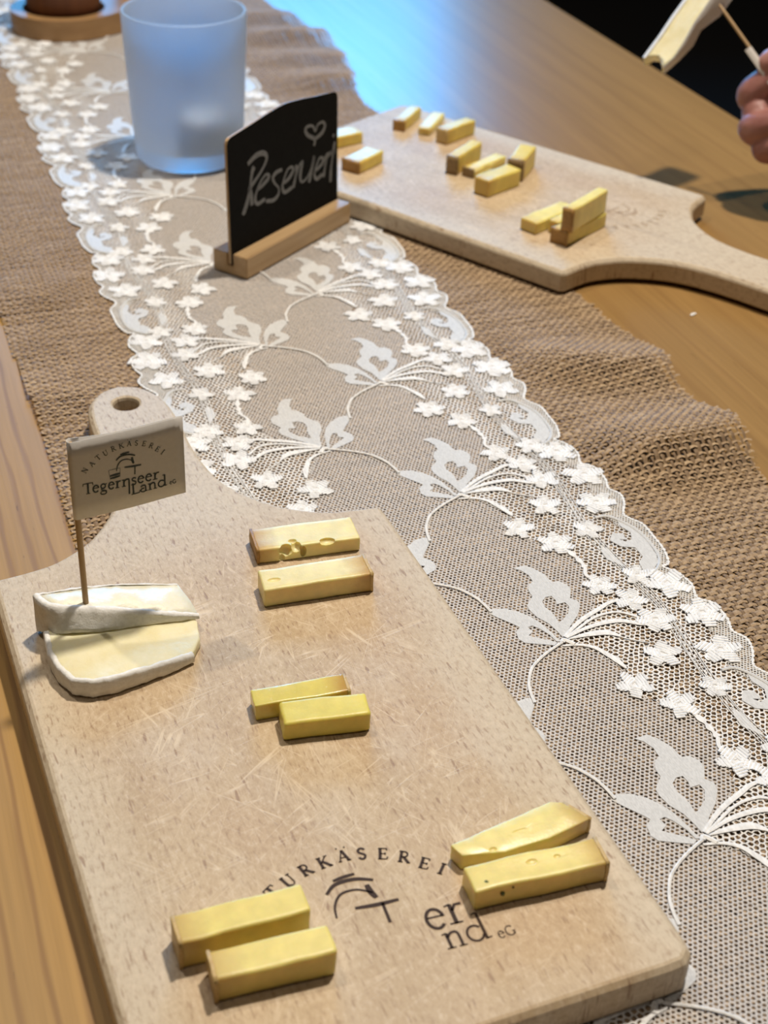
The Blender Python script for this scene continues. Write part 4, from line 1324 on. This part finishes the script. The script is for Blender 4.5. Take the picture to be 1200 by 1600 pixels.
obj('wax', lathe('wax', [(0.0, 0.0008), (0.0188, 0.0008), (0.0188, 0.0215), (0.0175, 0.0228), (0.012, 0.0222), (0.004, 0.0216), (0.0, 0.0215)], 48), WAX, cand, True)
obj('wick', tube('wick', [Vector((0, 0, 0.021)), Vector((0.0003, 0, 0.026)), Vector((0.0018, 0.0006, 0.0305))], [0.0007, 0.0007, 0.0005], 8), WICK, cand, True)

# ------------------------------------------------------------------ wooden tray with two cups (top left)
TX, TY = -0.3065, 1.325
tray = empty('wooden_tray', (TX, TY, LZ + 0.0008), R(52))
tag(tray, 'rounded wooden tray holding dark wooden cups behind the candle glass', 'tray')
def stadium(r, d, n=28):
    return [(r * math.cos(math.pi / 2 + math.pi * i / n), r * math.sin(math.pi / 2 + math.pi * i / n)) for i in range(n + 1)] + [(d + r * math.cos(-math.pi / 2 + math.pi * i / n), r * math.sin(-math.pi / 2 + math.pi * i / n)) for i in range(n + 1)]
def circ(cx, r, n=32):
    return [(cx + r * math.cos(-2 * math.pi * i / n), r * math.sin(-2 * math.pi * i / n)) for i in range(n)]
f = Flat()
f.poly([stadium(0.0475, 0.105)], 0, 0.010)
f.poly([stadium(0.0475, 0.105), circ(0, 0.0365), circ(0.105, 0.0365)], 0.010, 0.018)
me = f.mesh('tray_body')
tb = obj('tray_body', me, TRAY_WOOD, tray)
bv = tb.modifiers.new('b', 'BEVEL')
bv.width = 0.0012
bv.segments = 2
for k, dx in enumerate((0.0, 0.105)):
    p = Matrix.Rotation(R(52), 3, 'Z') @ Vector((dx, 0, 0))
    c = obj('wooden_cup', lathe('wooden_cup', [(0, 0), (0.031, 0), (0.0325, 0.0015), (0.0335, 0.03), (0.0335, 0.086), (0.0325, 0.088), (0.0305, 0.088), (0.030, 0.086), (0.030, 0.008), (0, 0.007)], 56), CUP_WOOD, None, True)
    c.location = (TX + p.x, TY + p.y, LZ + 0.0008 + 0.0101)
    tag(c, ('dark reddish-brown wooden cup in the near recess of the tray', 'dark reddish-brown wooden cup in the far recess of the tray')[k], 'cup', 'wooden cups in the tray')

# ------------------------------------------------------------------ crumb on the table
bm = bmesh.new()
bmesh.ops.create_icosphere(bm, subdivisions=2, radius=0.0011)
for v in bm.verts:
    v.co += noise.noise_vector(v.co * 900) * 0.0008
    v.co.x *= 2.0
    v.co.z = abs(v.co.z) * 0.6
cr = obj('crumb', bm_mesh('crumb', bm), RIND_WHITE)
cr.location = (0.180, 0.7854, 0.0003)
cr.rotation_euler = (0, 0, 0.9)
tag(cr, 'tiny white cheese crumb on bare wood below the far board', 'crumb')

# ------------------------------------------------------------------ hand with a speared camembert strip
HO = Vector((0.2456, 0.972, 0.0662))
toward = -fw
HM = Matrix((rt, up, toward)).transposed().to_4x4()
HM.translation = HO
person = empty('person')
person.matrix_world = HM
tag(person, 'hand of a person in dark sleeves holding a speared piece of camembert', 'person')
def capsule(bm, pts, radii, n=14):
    pts = [Vector(p) * mm for p in pts]
    d_pts, d_r = [], []
    cp = catmull(pts, 6)
    m = len(cp)
    for i in range(m):
        x = i / 6
        k = min(int(x), len(radii) - 2)
        d_r.append((radii[k] * (1 - (x - k)) + radii[k + 1] * (x - k)) * mm)
    for p, r_ in zip(cp, d_r):
        g = bmesh.ops.create_icosphere(bm, subdivisions=2, radius=r_)
        for v_ in g['verts']:
            v_.co += p
bm = bmesh.new()
capsule(bm, [(190, -42, -70), (120, -26, -38), (84, -14, -20)], [33, 29, 25])            # forearm
capsule(bm, [(84, -14, -20), (62, -8, -14), (42, 4, -10)], [25, 24, 19])                 # palm
capsule(bm, [(62, -16, -12), (40, -16, -10), (30, -16, -8)], [20, 18, 15])
capsule(bm, [(60, -26, -8), (42, -28, -6), (32, -28, -6)], [17, 15, 12])
capsule(bm, [(44, 8, -10), (18, 12, -6), (-5, 9, 0), (2, 17, 11), (11, 21, 14)], [14, 13, 12.6, 9.5, 7.6])          # index, folded onto the flag
capsule(bm, [(42, -8, -10), (16, -10, -5), (-5, -14, 2), (2, -14, 15), (15, -9, 19)], [14, 13, 12.0, 10.0, 8.0])      # middle
capsule(bm, [(40, -22, -8), (18, -26, -4), (2, -28, 3), (8, -27, 14), (20, -21, 18)], [13, 11.5, 10.0, 9.0, 7.4])     # ring
capsule(bm, [(42, -34, -6), (26, -40, -1), (14, -40, 5), (18, -38, 13), (28, -32, 16)], [11, 9.6, 8.4, 7.6, 6.6])     # little
capsule(bm, [(30, 2, -4), (8, -2, -2), (-3, -3, 2)], [13, 12.5, 11.6])
capsule(bm, [(34, -18, -6), (14, -21, -2), (1, -22, 4)], [12, 11.5, 10.4])
capsule(bm, [(66, 6, 2), (46, 18, 14), (26, 27, 20), (8, 28, 18), (1, 26, 16)], [18, 14, 11.5, 10.2, 8.6])            # thumb
hm = bpy.data.meshes.new('hand')
bm.to_mesh(hm)
bm.free()
hand = obj('body', hm, SKIN, person)
md = hand.modifiers.new('r', 'REMESH')
md.mode = 'VOXEL'
md.voxel_size = 0.0011
md = hand.modifiers.new('s', 'SMOOTH')
md.iterations = 10
md.factor = 0.5
baked(hand)
hand.data.polygons.foreach_set('use_smooth', [True] * len(hand.data.polygons))
# sleeve
v, f = [], []
spts = catmull([Vector(p) * mm for p in ((112, -24, -35), (140, -31, -48), (190, -44, -70), (260, -66, -110), (330, -90, -160))], 6)
n = 28
for layer, (r0, r1) in enumerate(((34, 46), (31, 43))):
    for i, p in enumerate(spts):
        d = (spts[min(i + 1, len(spts) - 1)] - spts[max(i - 1, 0)]).normalized()
        x = d.orthogonal().normalized()
        y = d.cross(x)
        u = i / (len(spts) - 1)
        for k in range(n):
            a_ = 2 * math.pi * k / n
            r_ = (r0 + (r1 - r0) * u) * mm * (1 + 0.03 * math.sin(3 * a_ + i * 0.9))
            v.append(p + (x * math.cos(a_) + y * math.sin(a_)) * r_)
    b0 = layer * len(spts) * n
    for i in range(len(spts) - 1):
        for k in range(n):
            f.append((b0 + i * n + k, b0 + i * n + (k + 1) % n, b0 + (i + 1) * n + (k + 1) % n, b0 + (i + 1) * n + k))
b1 = len(spts) * n
for k in range(n):
    f.append((k, (k + 1) % n, b1 + (k + 1) % n, b1 + k))
e0 = (len(spts) - 1) * n
f.append(tuple(e0 + k for k in range(n)))
obj('sleeve', pymesh('sleeve', v, f), SLEEVE, person, True)

# the speared strip, its pick and paper flag: held, so a thing of its own
held = empty('cheese_flag')
held.matrix_world = HM
tag(held, 'toothpick with white paper flag pinched between fingertips at upper right', 'flag')
q = lambda x, y, z=0: Vector(((x - 1190) * 0.435 * mm, (170 - y) * 0.435 * mm, z * mm))
obj('toothpick', tube('toothpick', [q(1112, 10, 13), q(1125, 30, 13.5), q(1165, 90, 16), q(1205, 150, 18)], [0.0004, 0.0011, 0.0011, 0.0011]), PICK_WOOD, held, True)
pd = (q(1205, 150, 18) - q(1165, 90, 16)).normalized()
pn = Vector((0, 0, 1))
ps = pd.cross(pn).normalized()
v, f = [], []
prof = [(-2.4, 0.3), (-1.4, 1.6), (0, 2.1), (1.4, 1.9), (3.0, 1.2), (3.0, 0.8), (1.4, -1.2), (0, -1.6), (-1.4, -1.4), (-2.4, -0.1)]
for u in (0.0, 0.010, 0.020, 0.034):
    for a_, b_ in prof:
        v.append(q(1160, 87, 15.6) + pd * u + ps * a_ * mm + pn * b_ * mm)
m = len(prof)
for i in range(3):
    for k in range(m):
        f.append((i * m + k, i * m + (k + 1) % m, (i + 1) * m + (k + 1) % m, (i + 1) * m + k))
obj('paper', pymesh('paper', v, f), PAPER, held)

strip = empty('camembert_slice')
strip.matrix_world = HM
tag(strip, 'ragged camembert strip speared on the pick held at upper right', 'cheese')
Lp = [(1003, 94), (1012, 82), (1028, 60), (1048, 30), (1068, 2), (1090, -34), (1110, -62)]
Rp = [(1026, 120), (1042, 105), (1058, 82), (1074, 52), (1092, 26), (1112, -4), (1138, -40)]
Bp = [(1030, 121), (1054, 100), (1076, 76), (1088, 52), (1118, 30), (1138, 2), (1158, -36)]
bm = bmesh.new()
rows = []
for i in range(len(Lp)):
    a_, b_, c_ = q(*Lp[i], 4), q(*Rp[i], 20), q(*Bp[i], 8)
    d_ = q(Lp[i][0] + 8, Lp[i][1] + 4, -6)
    ring = []
    for s_, e_, nn_ in ((a_, b_, 4), (b_, c_, 4), (c_, d_, 4), (d_, a_, 4)):
        for k in range(nn_):
            ring.append(bm.verts.new(s_.lerp(e_, k / nn_)))
    rows.append(ring)
if True:
    for k in list(range(9, 12)) + [1, 2, 3]:     # bitten, ragged lower end
        rows[0][k].co += Vector((0.0045, 0.0055, 0)) * (1 if k in (2, 10) else 0.7)
m = len(rows[0])
for i in range(len(rows) - 1):
    for k in range(m):
        fc = bm.faces.new((rows[i][k], rows[i][(k + 1) % m], rows[i + 1][(k + 1) % m], rows[i + 1][k]))
bm.faces.new(rows[0][::-1])
bm.faces.new(rows[-1])
bmesh.ops.triangulate(bm, faces=[f_ for f_ in bm.faces if len(f_.verts) > 4])
bmesh.ops.subdivide_edges(bm, edges=bm.edges[:], cuts=1, use_grid_fill=True)
for v_ in bm.verts:
    v_.co += noise.noise_vector(v_.co * 300) * 0.0006
obj('cheese_body', bm_mesh('cheese_body', bm), PASTE, strip, True)
v, f = [], []
for (A, B, za, zb) in ((Rp, Bp, 20.6, 7.6),):
    for i in range(len(A)):
        a_, b_ = q(A[i][0] - 2, A[i][1] - 1, za), q(A[i][0] + 1, A[i][1], za - 0.6)
        c_ = q(B[i][0] + 1.5, B[i][1] + 1, zb)
        for k, p in enumerate((a_, b_, b_.lerp(c_, 0.25), b_.lerp(c_, 0.5), b_.lerp(c_, 0.75), c_)):
            v.append(p + Vector((0.0006, -0.0003, 0)) + noise.noise_vector(p * 500) * 0.0007)
for i in range(len(Rp) - 1):
    for k in range(5):
        f.append((i * 6 + k, (i + 1) * 6 + k, (i + 1) * 6 + k + 1, i * 6 + k + 1))
obj('rind', pymesh('rind', v, f), RIND_WHITE, strip, True)
v, f = [], []
for i in range(len(Lp)):
    for k, p in enumerate((q(Lp[i][0] + 3, Lp[i][1] + 1, 6.6), q(Lp[i][0] - 1, Lp[i][1] - 1, 4.2), q(Lp[i][0] + 6, Lp[i][1] + 3, -6.2))):
        v.append(p + noise.noise_vector(p * 500) * 0.0005)
for i in range(len(Lp) - 1):
    for k in range(2):
        f.append((i * 3 + k, (i + 1) * 3 + k, (i + 1) * 3 + k + 1, i * 3 + k + 1))
obj('rind', pymesh('rind', v, f), RIND_WHITE, strip, True)
